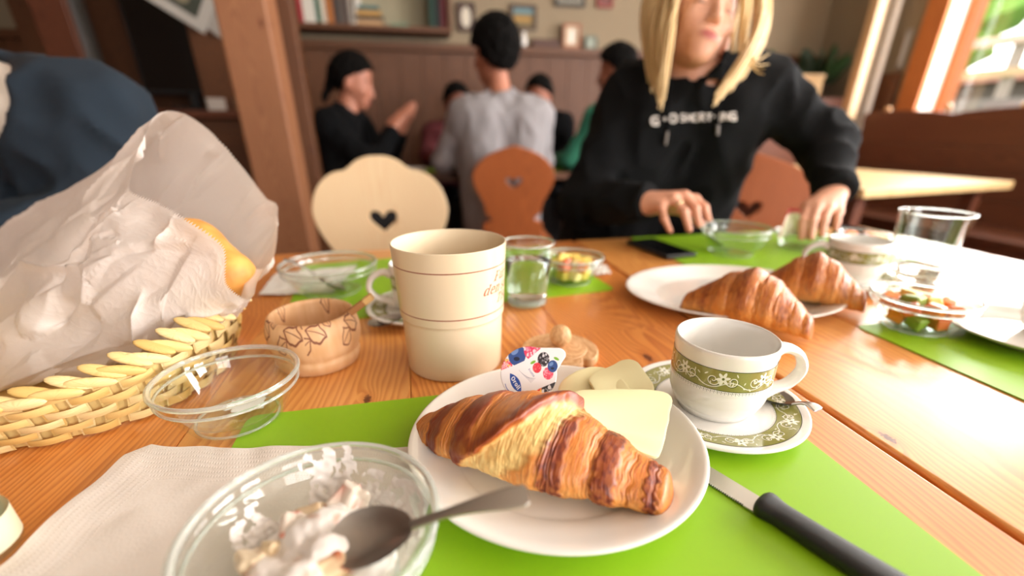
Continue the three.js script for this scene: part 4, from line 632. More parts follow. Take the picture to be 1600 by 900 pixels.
// ---------------------------------------------------------------- phone, woman's place
{
  const c = at(1030, 392), t = thing('smartphone', 'black smartphone lying face up at the edge of the far placemat', 'phone', V(c.x, TY + 0.0003 + MAT_T, c.z), rad(8));
  part(t, 'phone_body', rbox(0.074, 0.008, 0.148, 0.0035, 0, 0.004, 0), M.black); part(t, 'screen', rbox(0.069, 0.0006, 0.143, 0.0003, 0, 0.0083, 0), phys('#0a0a0c', 0.05, { clearcoat: 1, clearcoatRoughness: 0.02 }));
}
const FP = V(0.468, TY + 0.0002, -0.582);
{
  const t = thing('serving_plate', 'large oval white plate with two croissants', 'plate', FP, rad(-8)); const g = plateGeo(0.134, 0.019, 0.7); g.scale(1.2, 1, 0.96);
  part(t, 'plate_body', g, M.china);
}
{
  const base = { w: 0.046, h: 0.07, env: [[0, 0.3], [0.06, 0.42], [0.18, 0.62], [0.32, 0.86], [0.5, 1], [0.68, 0.86], [0.82, 0.62], [0.94, 0.42], [1, 0.3]], bands: [0, 0.07, 0.16, 0.27, 0.4, 0.6, 0.73, 0.84, 0.93, 1.02], nu: 220, nv: 110 };
  const y = FP.y + 0.0066, g = (x, yy) => { const p = at(x, yy, 0.012); p.y = y; return p; };
  croissant('curved golden croissant at the front of the oval plate', g(1064, 478), g(1270, 524), { ...base, seed: 5, bake: 0.6, bend: -0.014, group: 'croissants on the oval plate' });
  croissant('curved golden croissant behind, its tip over the oval plate rim', g(1178, 456), g(1352, 482), { ...base, seed: 9, bake: 0.6, bend: -0.012, h: 0.072, w: 0.042, group: 'croissants on the oval plate' });
}
glassBowl(at(1143, 396, FAR), 0.067, 0.056, 0.038, 'clear glass bowl the blonde woman is spooning from');
glassBowl(at(1245, 386, FAR), 0.05, 0.036, 0.03, 'shallow clear glass bowl under the torn packet in her hand');
const [farCup] = cupAndSaucer(cam2(0.572, -0.745, 0.0024), 0.0445, 0.073, rad(150), 'white coffee cup with olive band in front of the blonde woman', 'white saucer under the cup in front of the blonde woman', 0.08);
spoon('teaspoon lying across the saucer in front of the blonde woman', at(1268, 428, 0.02), at(1300, 440, 0.024), 0, 0.11);
tumbler(cam2(0.682, -0.748, 0.0004), 0.036, 0.0495, 0.118, 'tall wide drinking glass beside the far coffee cup', 0.25);
fruitSalad(cam2(0.53, -0.553, FAR), 0.0575, 0.045, 0.034, ['melon', 'melon', 'melon', 'grape', 'kiwi', 'apple', 'melon', 'peach', 'melon', 'melon', 'apple', 'melon', 'peach', 'melon', 'kiwi', 'apple'], 'clear glass bowl of orange melon salad at the corner of the right placemat', 57, 'in the melon salad on the right placemat');
fruitSalad(cam2(0.72, -0.93, FAR), 0.052, 0.045, 0.032, ['melon', 'apple', 'pear', 'melon', 'kiwi', 'apple', 'melon', 'apple', 'peach', 'apple', 'melon', 'grape', 'grape'], 'clear glass bowl of fruit behind the tall drinking glass', 83, 'in the bowl behind the tall glass');
{ const c = cam2(0.735, -1.0, 0.001), t = thing('berry_cup', 'small dark bowl standing behind the far coffee cup', 'bowl', c); part(t, 'bowl_body', lathe([[0, 0.001], [0.018, 0.001], [0.028, 0.02], [0.033, 0.042], [0.031, 0.042], [0.026, 0.021], [0.016, 0.004], [0, 0.004]], 48), phys('#1a1722', 0.2)); }
{ // place on the right: plate with cup, cut by the frame
  const c = cam2(0.642, -0.508, FAR), t = thing('dessert_plate', 'white plate with a cup on it on the right placemat', 'plate', c); part(t, 'plate_body', plateGeo(0.09, 0.017), M.china);
  const k = thing('tea_cup', 'small white cup standing on the plate on the right placemat', 'cup', V(c.x + 0.035, c.y + 0.0055, c.z - 0.005)); part(k, 'cup_body', lathe([[0, 0.002], [0.02, 0.0005], [0.024, 0.001], [0.034, 0.018], [0.0385, 0.05], [0.037, 0.0505], [0.032, 0.019], [0.02, 0.005], [0, 0.005]], 64), M.china);
  part(k, 'handle', new THREE.TorusGeometry(0.013, 0.003, 10, 28).translate(-0.048, 0.03, 0), M.china);
}
{ // jar at the very edge of the near left corner
  const c = at(-42, 868), t = thing('label_jar', 'glass jar with printed label beside the napkin corner', 'jar', V(c.x, TY + 0.0002, c.z));
  part(t, 'jar_body', lathe([[0, 0.0005], [0.022, 0.0005], [0.024, 0.003], [0.024, 0.03], [0.02, 0.036], [0.018, 0.036], [0.0215, 0.03], [0.0215, 0.004], [0, 0.003]], 48), M.glass); part(t, 'paper_label', ring(0.0243, 0.006, 0.0243, 0.026, 48), std('#d8d3b4', 0.6)); 
}
// ---------------------------------------------------------------- farmhouse chairs with heart cut-outs
function heartPath(cx, cy, w, h) { const p = new THREE.Path(); p.moveTo(cx, cy - h / 2); p.bezierCurveTo(cx + w * 0.15, cy - h * 0.3, cx + w * 0.5, cy - h * 0.05, cx + w * 0.5, cy + h * 0.22); p.bezierCurveTo(cx + w * 0.5, cy + h * 0.55, cx + w * 0.1, cy + h * 0.58, cx, cy + h * 0.25); p.bezierCurveTo(cx - w * 0.1, cy + h * 0.58, cx - w * 0.5, cy + h * 0.55, cx - w * 0.5, cy + h * 0.22); p.bezierCurveTo(cx - w * 0.5, cy - h * 0.05, cx - w * 0.15, cy - h * 0.3, cx, cy - h / 2); return p; }
function chairBack(half, heart, mat) {   // half outline from the top centre down, metres above the seat
  const pts = [...half.map(([x, y]) => V(x, y, 0)), ...half.slice().reverse().map(([x, y]) => V(-x, y, 0))], s = new THREE.Shape(new THREE.SplineCurve(pts.map((p) => new THREE.Vector2(p.x, p.y))).getPoints(120));
  s.holes.push(heartPath(...heart));
  const g = new THREE.ExtrudeGeometry(s, { depth: 0.018, bevelEnabled: true, bevelSize: 0.004, bevelThickness: 0.004, bevelSegments: 3, curveSegments: 24 }).translate(0, 0, -0.009);
  const uv = g.attributes.uv, p = g.attributes.position; for (let i = 0; i < p.count; i++) uv.setXY(i, p.getX(i) / 0.3 + 0.5, p.getY(i) / 0.5); return g;
}
function chair(label, pos, turn, half, heart, mat, seatH = 0.46) {       // the sitter faces +z, the back stands at z = 0
  const t = thing('wooden_chair', label, 'chair', pos, turn, 'farmhouse chairs');
  const b = part(t, 'backrest', chairBack(half, heart, mat), mat, 'shaped backrest with a heart cut-out'); b.position.set(0, seatH, 0.0); b.rotation.x = rad(-9);
  part(t, 'seat', rbox(0.42, 0.03, 0.4, 0.012, 0, seatH - 0.015, 0.2), mat);
  for (const [x, z] of [[-0.15, 0.06], [0.15, 0.06], [-0.15, 0.34], [0.15, 0.34]]) { const sx = Math.sign(x) * 0.035, sz = z < 0.2 ? -0.03 : 0.03; part(t, 'leg', merge([tube([[x + sx, 0, z + sz], [x, seatH - 0.03, z]], 0.018, 4, 10)]), mat); }
  return t;
}
const wideHalf = [[0, 0.454], [0.03, 0.452], [0.06, 0.441], [0.083, 0.424], [0.1, 0.413], [0.12, 0.41], [0.142, 0.403], [0.166, 0.386], [0.187, 0.36], [0.2, 0.328], [0.206, 0.292], [0.196, 0.25], [0.174, 0.205], [0.14, 0.155], [0.1, 0.118], [0.075, 0.09], [0.08, 0.04], [0.085, -0.005]];
const slimHalf = [[0, 0.458], [0.075, 0.436], [0.14, 0.405], [0.19, 0.35], [0.192, 0.29], [0.165, 0.23], [0.148, 0.2], [0.14, 0.172], [0.136, 0.145], [0.118, 0.126], [0.106, 0.112], [0.112, 0.1], [0.138, 0.092], [0.15, 0.075], [0.148, 0.04], [0.15, -0.005]];
chair('pale new wooden chair with wide heart-pierced back, empty', V(-0.1, 0, -1.5), rad(-4), wideHalf, [0.004, 0.262, 0.094, 0.074], M.pale);
chair('orange-brown wooden chair with heart-pierced back, under the man in grey', V(0.5, 0, -2.34), rad(180 - 6), slimHalf, [0, 0.29, 0.085, 0.062], M.orangeWood);
chair('orange-brown wooden chair with heart-pierced back, beside the blonde woman', V(1.05, 0, -1.3), rad(-30), slimHalf, [0, 0.29, 0.085, 0.062], M.orangeWood);

// ---------------------------------------------------------------- people
const skinM = std('#ffffff', 0.5, { vertexColors: true });
function tapered(pts, r0, r1, flat = 1, seg = 14, rs = 6) { const c = new THREE.CatmullRomCurve3(pts), g = new THREE.TubeGeometry(c, seg, 1, rs, false), p = g.attributes.position; for (let i = 0; i <= seg; i++) { const q = c.getPointAt(i / seg), r = mix(r0, r1, Math.pow(i / seg, 2)); for (let j = 0; j <= rs; j++) { const k = i * (rs + 1) + j; p.setXYZ(k, q.x + (p.getX(k) - q.x) * r, q.y + (p.getY(k) - q.y) * r, q.z + (p.getZ(k) - q.z) * r * flat); } } return g; }
// head in its own frame: eyes at y = 0, face towards +z
function headSDF(p, scale = 1) {
  const q = [p[0] / scale, p[1] / scale, p[2] / scale];
  let d = ellip(q, [0, 0.028, -0.012], [0.074, 0.094, 0.094]);
  d = smin(d, ellip(q, [0, -0.042, 0.024], [0.051, 0.062, 0.056]), 0.04);
  d = smin(d, ellip(q, [0, -0.098, 0.056], [0.024, 0.018, 0.02]), 0.025);
  d = smin(d, ellip(q, [0, -0.07, 0.066], [0.03, 0.022, 0.018]), 0.02);
  for (const s of [-1, 1]) { d = smin(d, ellip(q, [s * 0.036, -0.03, 0.058], [0.02, 0.018, 0.018]), 0.02); d = -smin(-d, Math.hypot(q[0] - s * 0.032, q[1] - 0.002, q[2] - 0.096) - 0.016, 0.016); d = smin(d, Math.hypot(q[0] - s * 0.032, q[1] + 0.001, q[2] - 0.068) - 0.0125, 0.006); d = smin(d, ellip(q, [s * 0.076, -0.012, -0.008], [0.01, 0.03, 0.018]), 0.01); d = smin(d, ellip(q, [s * 0.008, -0.044, 0.088], [0.008, 0.006, 0.008]), 0.006); }
  d = smin(d, cone(q, [0, 0.006, 0.083], [0, -0.04, 0.1], 0.007, 0.0095), 0.012);
  d = smin(d, ellip(q, [0, -0.0685, 0.081], [0.022, 0.005, 0.008]), 0.006);
  d = smin(d, ellip(q, [0, -0.078, 0.08], [0.019, 0.006, 0.008]), 0.006);
  return d * scale;
}
const skinTone = (base, lip = '#a5504c') => { const b = lin(base), l = lin(lip), dk = lin('#3a2418'); return (x, y, z) => {   // head-frame colouring: lips, brows, lashes, freckled variation
  let c = mixC(b, mixC(b, l, 0.35), clamp(0.4 * fbm3(x * 30, y * 30, z * 30, 3)));
  c = mixC(c, l, 0.95 * clamp(2.2 - 2.2 * Math.hypot(x / 0.025, (y + 0.0735) / 0.0115)) * (z > 0.06 ? 1 : 0));
  for (const s of [-1, 1]) { c = mixC(c, dk, 0.75 * clamp(1.6 - 1.6 * Math.hypot((x - s * 0.032) / 0.02, (y - 0.0235) / 0.0045)) * (z > 0.05 ? 1 : 0)); c = mixC(c, dk, 0.9 * clamp(1.6 - 1.6 * Math.hypot((x - s * 0.032) / 0.017, (y + 0.0075) / 0.0032)) * (z > 0.05 ? 1 : 0)); }
  return c; }; };
function frameOf(origin, up, fwd) { const u = up.clone().normalize(), z = fwd.clone().addScaledVector(u, -fwd.dot(u)).normalize(), x = new THREE.Vector3().crossVectors(u, z); return new THREE.Matrix4().makeBasis(x, u, z).setPosition(origin); }
function headGeo(mtx, cell, tone, hs = 1) { const g = netMesh((x, y, z) => headSDF([x, y, z], hs), [-0.11 * hs, -0.14 * hs, -0.13 * hs], [0.11 * hs, 0.14 * hs, 0.13 * hs], cell); paint(g, tone); g.applyMatrix4(mtx); return g; }
// body from joints: J holds Vector3 in the person's own frame
function bodyShells(J, o) {
  const A = (v) => v.toArray(), L = [['shL', 'elL', 'wrL', 'hipL', 'knL', 'anL', 'toL'], ['shR', 'elR', 'wrR', 'hipR', 'knR', 'anR', 'toR']];
  const q = L.map(([s, el, w, h, kn, an, to]) => ({ h: A(J[h]), mid: A(J[s].clone().lerp(J.neck, 0.42).lerp(J[h], 0.14)), s: A(J[s]), el: A(J[el]), w: A(J[w]), kn: A(J[kn]), an: A(J[an]), to: A(J[to]) })), midS = A(J.shL.clone().lerp(J.shR, 0.5)), nk = A(J.neck), ar = o.arm ?? 0.052, sr = o.shr ?? 0.055;
  const torso = (p, k) => { let d = 9; for (const l of q) d = smin(d, cone(p, l.h, l.mid, (o.hip ?? 0.12) + k, (o.chest ?? 0.105) + k), 0.06); d = smin(d, cone(p, q[0].s, q[1].s, sr + k, sr + k), 0.06); return smin(d, cone(p, midS, nk, 0.07 + k, (o.neckR ?? 0.052) + k), 0.05); };
  const arm = (p, i, k) => smin(cone(p, q[i].s, q[i].el, ar + k, ar * 0.82 + k), cone(p, q[i].el, q[i].w, ar * 0.82 + k, 0.029 + k), 0.03);
  const leg = (p, i, k) => smin(smin(cone(p, q[i].h, q[i].kn, 0.095 + k, 0.062 + k), cone(p, q[i].kn, q[i].an, 0.06 + k, 0.04 + k), 0.03), cone(p, q[i].an, q[i].to, 0.04 + k, 0.033 + k), 0.03);
  const pts = Object.values(J), lo = [0, 1, 2].map((k) => Math.min(...pts.map((p) => p.getComponent(k))) - 0.2), hi = [0, 1, 2].map((k) => Math.max(...pts.map((p) => p.getComponent(k))) + 0.2);
  return { torso, arm, leg, lo, hi };
}
function wrinkle(p, amp, s) { return amp * (Math.pow(Math.abs(n3(p[0] * 9 + s, p[1] * 6, p[2] * 9)), 0.7) - 0.4); }
function person(spec) {
  const t = thing('person', spec.label, 'person', spec.pos, spec.turn ?? 0), { J } = spec, B = bodyShells(J, spec.build ?? {}), cell = spec.cell ?? 0.014, tone = skinTone(spec.skin), nk0 = J.neck.clone().lerp(J.headC, 0.05).toArray(), nk1 = J.headC.toArray();
  const cuffs = ['L', 'R'].map((w) => [J['wr' + w], J['wr' + w].clone().sub(J['el' + w]).normalize()]);
  const top = netMesh((x, y, z) => { const p = [x, y, z]; let d = smin(smin(B.torso(p, 0.012), B.arm(p, 0, 0.013), 0.035), B.arm(p, 1, 0.013), 0.035); if (spec.extraTop) d = spec.extraTop(p, d); d += wrinkle(p, spec.wrinkle ?? 0.012, spec.seed ?? 1); d = Math.max(d, -cone(p, nk0, nk1, spec.neckHole ?? 0.062, 0.075)); if (spec.neckline) d = Math.max(d, -(Math.hypot(x - spec.neckline[0], y - spec.neckline[1], z - spec.neckline[2]) - spec.neckline[3])); for (const [q, ax] of cuffs) { const tt = (x - q.x) * ax.x + (y - q.y) * ax.y + (z - q.z) * ax.z; if (Math.hypot(x - q.x, y - q.y, z - q.z) < 0.09) d = Math.max(d, tt + (spec.cuff ?? 0.0)); } return d; }, B.lo, [B.hi[0], J.neck.y + 0.1, B.hi[2]], cell);
  part(t, spec.topName, top, spec.topM, spec.topLabel);
  part(t, 'trousers', netMesh((x, y, z) => { const p = [x, y, z]; return Math.max(smin(smin(B.leg(p, 0, 0.012), B.leg(p, 1, 0.012), 0.04), Math.max(B.torso(p, 0.006), y - J.hipL.y - 0.08), 0.03) + wrinkle(p, 0.008, 4), 0.07 - y); }, [B.lo[0], 0.03, B.lo[2]], [B.hi[0], J.hipL.y + 0.2, B.hi[2]], 0.02), spec.legM ?? std('#17181c', 0.8));
  // one continuous skin surface: body under the clothes, finer head and hands joined in
  const nkA = J.neck.clone().add(V(0, -0.05, -0.01)).toArray();
  const under = netMesh((x, y, z) => { const p = [x, y, z]; let d = smin(smin(B.torso(p, -0.01), B.arm(p, 0, -0.004), 0.03), B.arm(p, 1, -0.004), 0.03); d = smin(smin(d, B.leg(p, 0, -0.008), 0.04), B.leg(p, 1, -0.008), 0.04); return smin(d, cone(p, nkA, nk1, 0.056, 0.05), 0.03); }, B.lo, [B.hi[0], J.headC.y + 0.06, B.hi[2]], spec.bodyCell ?? 0.016);
  paint(under, (x, y, z) => lin(spec.skin)); const hm = frameOf(J.headO, spec.up, spec.fwd), gs = [under, headGeo(hm, spec.headCell ?? 0.006, tone, spec.headScale ?? 1)];
  for (const h of spec.hands ?? []) gs.push(h);
  for (const g of gs) if (!g.attributes.color) paint(g, () => lin(spec.skin));
  part(t, 'body', mergeGeometries(gs.map((g) => { const q = g.index ? g.toNonIndexed() : g; for (const k of Object.keys(q.attributes)) if (!['position', 'normal', 'color'].includes(k)) q.deleteAttribute(k); return q; })), skinM);
  return { t, hm, top };
}
// hand: wrist, then five chains [knuckle, joint, tip]; finer grid of its own
function handGeo(wrist, chains, skin, r = 0.0085, cell = 0.003) {
  const pts = [wrist, ...chains.flat()], lo = [0, 1, 2].map((k) => Math.min(...pts.map((p) => p.getComponent(k))) - 0.03), hi = [0, 1, 2].map((k) => Math.max(...pts.map((p) => p.getComponent(k))) + 0.03), A = (v) => v.toArray();
  const wa = A(wrist), ca = chains.map((c) => c.map(A)), g = netMesh((x, y, z) => { const p = [x, y, z]; let palm = 9; for (let i = 0; i < 4; i++) palm = smin(palm, cone(p, wa, ca[i][0], 0.021, 0.0118), 0.012); palm = smin(palm, cone(p, wa, ca[4][0], 0.02, 0.013), 0.012); let d = palm; for (let i = 0; i < 5; i++) { const [k, j, e] = ca[i], rr = i === 3 ? r * 0.85 : i === 4 ? r * 1.15 : r; const f = smin(cone(p, k, j, rr * 1.12, rr), cone(p, j, e, rr, rr * 0.8), 0.004); d = smin(d, f, 0.005); } return d; }, lo, hi, cell);
  const b = lin(skin), rd = lin('#c9705c'); paint(g, (x, y, z) => { let k = 0; for (const c of chains) { const e = c[2]; k = Math.max(k, clamp(1 - Math.hypot(x - e.x, y - e.y, z - e.z) / 0.014), 0.7 * clamp(1 - Math.hypot(x - c[0].x, y - c[0].y, z - c[0].z) / 0.013)); } return mixC(b, rd, 0.35 * k); }); return g;
}
// plain relaxed hand for people far behind
function farHand(wrist, dir, side, skin) { const d = dir.clone().normalize(), s = side.clone().normalize(), dn = new THREE.Vector3().crossVectors(d, s).normalize(), ch = []; for (let i = 0; i < 4; i++) { const k = wrist.clone().addScaledVector(d, 0.08).addScaledVector(s, (i - 1.5) * 0.02), l = [0.038, 0.043, 0.04, 0.03][i], j = k.clone().addScaledVector(d, l).addScaledVector(dn, 0.012), e = j.clone().addScaledVector(d, l * 0.6).addScaledVector(dn, 0.022); ch.push([k, j, e]); } const tk = wrist.clone().addScaledVector(d, 0.03).addScaledVector(s, -0.036), tj = tk.clone().addScaledVector(d, 0.03).addScaledVector(s, -0.012), te = tj.clone().addScaledVector(d, 0.025).addScaledVector(dn, 0.008); ch.push([tk, tj, te]); return handGeo(wrist, ch, skin, 0.0085, 0.005); }
function hairCap(hm, m, parent, { back = 0.5, thick = 0.012, low = -0.06, fringe = 0.045, bun, tail, size = 1 } = {}) {
  const g = netMesh((x, y, z) => { let d = ellip([x, y, z], [0, 0.03, -0.014], [0.078 + thick, 0.096 + thick, 0.098 + thick]); const lim = (z > 0.03 ? mix(fringe, 0.078, sstep(0.03, 0.08, z)) : mix(low, fringe, sstep(-0.07, 0.03, z))) + 0.008 * n3(x * 60, z * 60, 3); d = Math.max(d, lim - y); d = Math.max(d, z - 0.088 + (y < 0.075 ? (0.075 - y) * 0.6 : 0)); for (const s of [-1, 1]) d = Math.max(d, -ellip([x, y, z], [s * 0.094, -0.012, 0.008], [0.034, 0.036, 0.03])); if (bun) d = smin(d, ellip([x, y, z], bun, [0.036, 0.036, 0.036]), 0.02); if (tail) d = smin(d, cone([x, y, z], tail[0], tail[1], 0.03, 0.014), 0.03); return d + 0.007 * n3(x * 45, y * 24, z * 45); }, [-0.12, -0.24, -0.24], [0.12, 0.17, 0.12], 0.006);
  g.scale(size, size, size); g.applyMatrix4(hm); return part(parent, 'hair', g, m);
}
const sitJ = (o = {}) => { const J = { hipL: V(-0.09, 0.53, 0.02), hipR: V(0.09, 0.53, 0.02), knL: V(-0.11, 0.53, 0.42), knR: V(0.11, 0.53, 0.42), anL: V(-0.11, 0.09, 0.4), anR: V(0.11, 0.09, 0.4), toL: V(-0.12, 0.05, 0.54), toR: V(0.12, 0.05, 0.54), shL: V(-0.17, 1.02, 0.02), shR: V(0.17, 1.02, 0.02), neck: V(0, 1.1, 0.03), headC: V(0, 1.21, 0.045), headO: V(0, 1.23, 0.05), elL: V(-0.23, 0.82, 0.14), elR: V(0.23, 0.82, 0.14), wrL: V(-0.14, 0.8, 0.36), wrR: V(0.14, 0.8, 0.36) }; return Object.assign(J, o); };

// --- the blonde woman across the table
{
  const O = V(0.66, 0, -1.28), inv = (v) => v.clone().sub(O), D = (x, y, z) => inv(deep(x, y, z));
  const chin = D(1097, 95, 0.95), eyes = D(1120, 4, 0.95), up = eyes.clone().sub(chin), fwd = EYE.clone().sub(deep(1118, 40, 1)).normalize().multiplyScalar(0.75).add(V(0.12, -0.42, 0));
  const hf = frameOf(V(0, 0, 0), up, fwd), hx = new THREE.Vector3().setFromMatrixColumn(hf, 0), hy = new THREE.Vector3().setFromMatrixColumn(hf, 1), hz = new THREE.Vector3().setFromMatrixColumn(hf, 2);
  const headO = eyes.clone().addScaledVector(hz, -0.08);
  const wl = D(1008, 318, 0.985), wr = D(1304, 300, 0.985);
  const J = sitJ({ shL: D(985, 150, 1.13), shR: D(1186, 135, 1.1), neck: D(1094, 118, 1.07), headC: headO.clone().addScaledVector(hy, -0.05).addScaledVector(hz, -0.02), headO, elL: D(912, 318, 1.17), elR: D(1290, 222, 1.1), wrL: wl, wrR: wr, hipL: V(-0.14, 0.53, -0.02), hipR: V(0.1, 0.53, -0.02) });
  const c = (k, j, e) => [D(...k), D(...j), D(...e)];
  const handL = handGeo(wl, [c([1086, 312, 0.955], [1101, 324, 0.945], [1107, 343, 0.945]), c([1069, 306, 0.95], [1087, 325, 0.935], [1092, 351, 0.935]), c([1051, 311, 0.945], [1069, 330, 0.93], [1077, 359, 0.93]), c([1033, 323, 0.945], [1038, 342, 0.935], [1047, 361, 0.935]), c([1058, 326, 0.985], [1080, 338, 0.985], [1096, 349, 0.965])], '#d3987c');
  const handR = handGeo(wr, [c([1262, 322, 0.965], [1254, 345, 0.95], [1252, 371, 0.95]), c([1277, 322, 0.955], [1270, 346, 0.94], [1267, 371, 0.94]), c([1294, 325, 0.955], [1288, 345, 0.94], [1284, 366, 0.94]), c([1309, 331, 0.96], [1308, 345, 0.95], [1306, 358, 0.95]), c([1262, 330, 1.0], [1246, 340, 0.99], [1240, 352, 0.98])], '#d9a186');
  const hood = D(1092, 122, 1.08), hoodB = D(1100, 100, 1.16);
  const hoodie = phys('#0d0e10', 0.95, { specularIntensity: 0.4 });
  const W = person({ label: 'blonde woman in a black hooded sweatshirt, looking down, spooning from a glass bowl', pos: O, J, build: { hip: 0.125, chest: 0.1, arm: 0.056, shr: 0.05 }, skin: '#d9a286', up, fwd, topName: 'hooded_sweatshirt', topM: hoodie, topLabel: 'black hooded sweatshirt with white lettering', hands: [handL, handR], headCell: 0.0035, cell: 0.009, bodyCell: 0.012, wrinkle: 0.014, collar: 0.012, seed: 3, cuff: -0.012,
    extraTop: (p, d) => { const q = hood.toArray(), b = hoodB.toArray(); let h = 9; for (let k = 0; k < 5; k++) { const a = -0.5 + k * Math.PI * 1.0 / 4 + 0.5; const e = [q[0] + 0.085 * Math.cos(a), mix(q[1] - 0.01, b[1] - 0.02, Math.sin(a)), mix(q[2] + 0.01, b[2] - 0.01, Math.sin(a))], a2 = a + Math.PI / 4, f = [q[0] + 0.085 * Math.cos(a2), mix(q[1] - 0.01, b[1] - 0.02, Math.sin(a2)), mix(q[2] + 0.01, b[2] - 0.01, Math.sin(a2))]; if (k < 4) h = Math.min(h, cone(p, e, f, 0.03, 0.03)); } return smin(d, h, 0.03); } });
  // hair: guide locks in front of and beside the face, strand by strand
  const r = rngOf(88), gold = ['#dcbf8c', '#c9a468', '#e6c68c'].map((h) => std(h, 0.5)), locks = [];
  const guide = (G1, G2, n, r0) => { for (let i = 0; i < n; i++) { const t = i / (n - 1) , len = 0.9 + 0.14 * r(); const pts = G1.map((a, k) => { const b = G2[k]; return D(mix(a[0], b[0], t) + (r() - 0.5) * 9, mix(a[1], b[1], t) * (k === G1.length - 1 ? len : 1), mix(a[2], b[2], t) + (r() - 0.5) * 0.03); }); locks.push(tapered(pts, r0, r0 * 0.25, 1, 12, 6)); } };
  guide([[1090, -92, 1.0], [1030, -30, 1.03], [1008, 45, 1.03], [1012, 118, 1.02]], [[1095, -90, 0.97], [1064, -20, 0.955], [1046, 70, 0.945], [1036, 172, 0.965]], 60, 0.0055);
  guide([[1118, -92, 0.97], [1184, -30, 0.955], [1180, 50, 0.95], [1114, 164, 0.955]], [[1122, -92, 1.0], [1198, -25, 0.99], [1194, 60, 0.985], [1164, 118, 0.985]], 60, 0.0055);
  guide([[1085, -95, 1.04], [1020, -20, 1.09], [1005, 60, 1.1], [1020, 110, 1.1]], [[1120, -95, 1.04], [1190, -20, 1.06], [1190, 60, 1.06], [1180, 100, 1.06]], 26, 0.011);
  guide([[1180, 10, 0.98], [1178, 60, 0.97], [1180, 95, 0.96], [1205, 92, 0.96]], [[1182, 10, 0.98], [1180, 70, 0.97], [1176, 110, 0.96], [1196, 128, 0.96]], 4, 0.003);
  part(W.t, 'hair', merge(locks), gold[0], 'straight blonde shoulder-length hair');
  const capG = netMesh((x, y, z) => { let d = ellip([x, y, z], [0, 0.034, -0.016], [0.086, 0.104, 0.104]); d = Math.max(d, (z > 0.03 ? 0.062 : mix(-0.08, 0.062, sstep(-0.05, 0.04, z))) - y); return d; }, [-0.11, -0.12, -0.14], [0.11, 0.16, 0.12], 0.006); capG.applyMatrix4(W.hm); part(W.t, 'hair', capG, gold[1]);
  // lettering and drawcords lie on the cloth: found by walking along the view ray to the sweatshirt
  const B = bodyShells(J, { hip: 0.125, chest: 0.1, arm: 0.056, shr: 0.05 });
  const clothZ = (px, py) => { let z = 0.8; for (let k = 0; k < 60; k++) { const q = D(px, py, z).toArray(), d = smin(smin(B.torso(q, 0.012), B.arm(q, 0, 0.013), 0.035), B.arm(q, 1, 0.013), 0.035) + wrinkle(q, 0.014, 3); if (d < 0.0006) break; z += d * 0.7; } return z; };
  const font = await new FontLoader().loadAsync('fonts/droid/droid_sans_bold.typeface.json'), letters = [], white = std('#d8d2cc', 0.7);
  [['G', 1023, 189, 17], ['+', 1039, 186, 10], ['O', 1052, 185, 16], ['S', 1067, 184, 14], ['H', 1077, 184, 13], ['O', 1087, 184, 14], ['R', 1098, 183, 14], ['T', 1108, 183, 12], ['.', 1116, 182, 12], ['I', 1126, 183, 13], ['N', 1134, 182, 13], ['G', 1145, 182, 15]].forEach(([ch, px, py, s]) => {
    const p = deep(px, py, clothZ(px, py) - 0.006).sub(O), m = part(W.t, 'lettering', new TextGeometry(ch, { font, size: s * 0.00138, depth: 0.0015, curveSegments: 4 }).center(), white, 'white printed letter'); m.position.copy(p); m.quaternion.setFromRotationMatrix(new THREE.Matrix4().makeBasis(RIGHT, UPV.clone().multiplyScalar(0.95).addScaledVector(AXIS, 0.1).normalize(), AXIS.clone().negate()));
  });
  for (const pts of [[[1046, 150], [1045, 180], [1043, 205], [1040, 226]], [[1124, 150], [1123, 175], [1122, 195], [1121, 211]]]) part(W.t, 'drawcord', tube(pts.map(([x, y]) => deep(x, y, clothZ(x, y) - 0.004).sub(O)), 0.003, 20, 6), hoodie), part(W.t, 'cord_tip', tube(pts.slice(2).map(([x, y]) => deep(x, y, clothZ(x, y) - 0.007).sub(O)), 0.0034, 8, 6), std('#8d8682', 0.5));
  const rg = part(W.t, 'finger_ring', new THREE.TorusGeometry(0.0098, 0.0018, 8, 24), std('#d8c9a0', 0.2, { metalness: 1 })); rg.position.copy(D(1061, 321, 0.937)); rg.lookAt(rg.position.clone().add(D(1069, 330, 0.93).sub(D(1051, 311, 0.945))).add(O));
  const sp = at(1105, 366, 0.02); spoon('teaspoon held by the blonde woman, dipping into the glass bowl', deep(1118, 376, 0.975), deep(1068, 338, 0.955), 0, 0.135);
  // torn packet in her other hand
  const pk = deep(1236, 348, 0.955), pg = grid(14, 10, (u, v) => { const x = (u - 0.5) * 0.05 * (0.5 + 0.6 * v), y = (0.5 - v) * 0.055; return V(x, y, 0.008 * Math.cos(u * 6) * (1 - 0.4 * v) + 0.003 * n2(u * 5, v * 5)); }, false, (u, v) => (v < 0.16 || Math.abs(u - 0.5) > 0.44) ? lin('#c8324a') : mixC(lin('#e9e3cf'), lin('#c9c9a0'), sstep(0, 0.5, n2(u * 6, v * 6))));
  const pm = solo('sugar_packet', 'torn white and red packet held in her left hand', 'packet', pg, std('#ffffff', 0.3, { vertexColors: true, side: THREE.DoubleSide }), pk, -YAW); pm.rotation.z = 0.2;
}
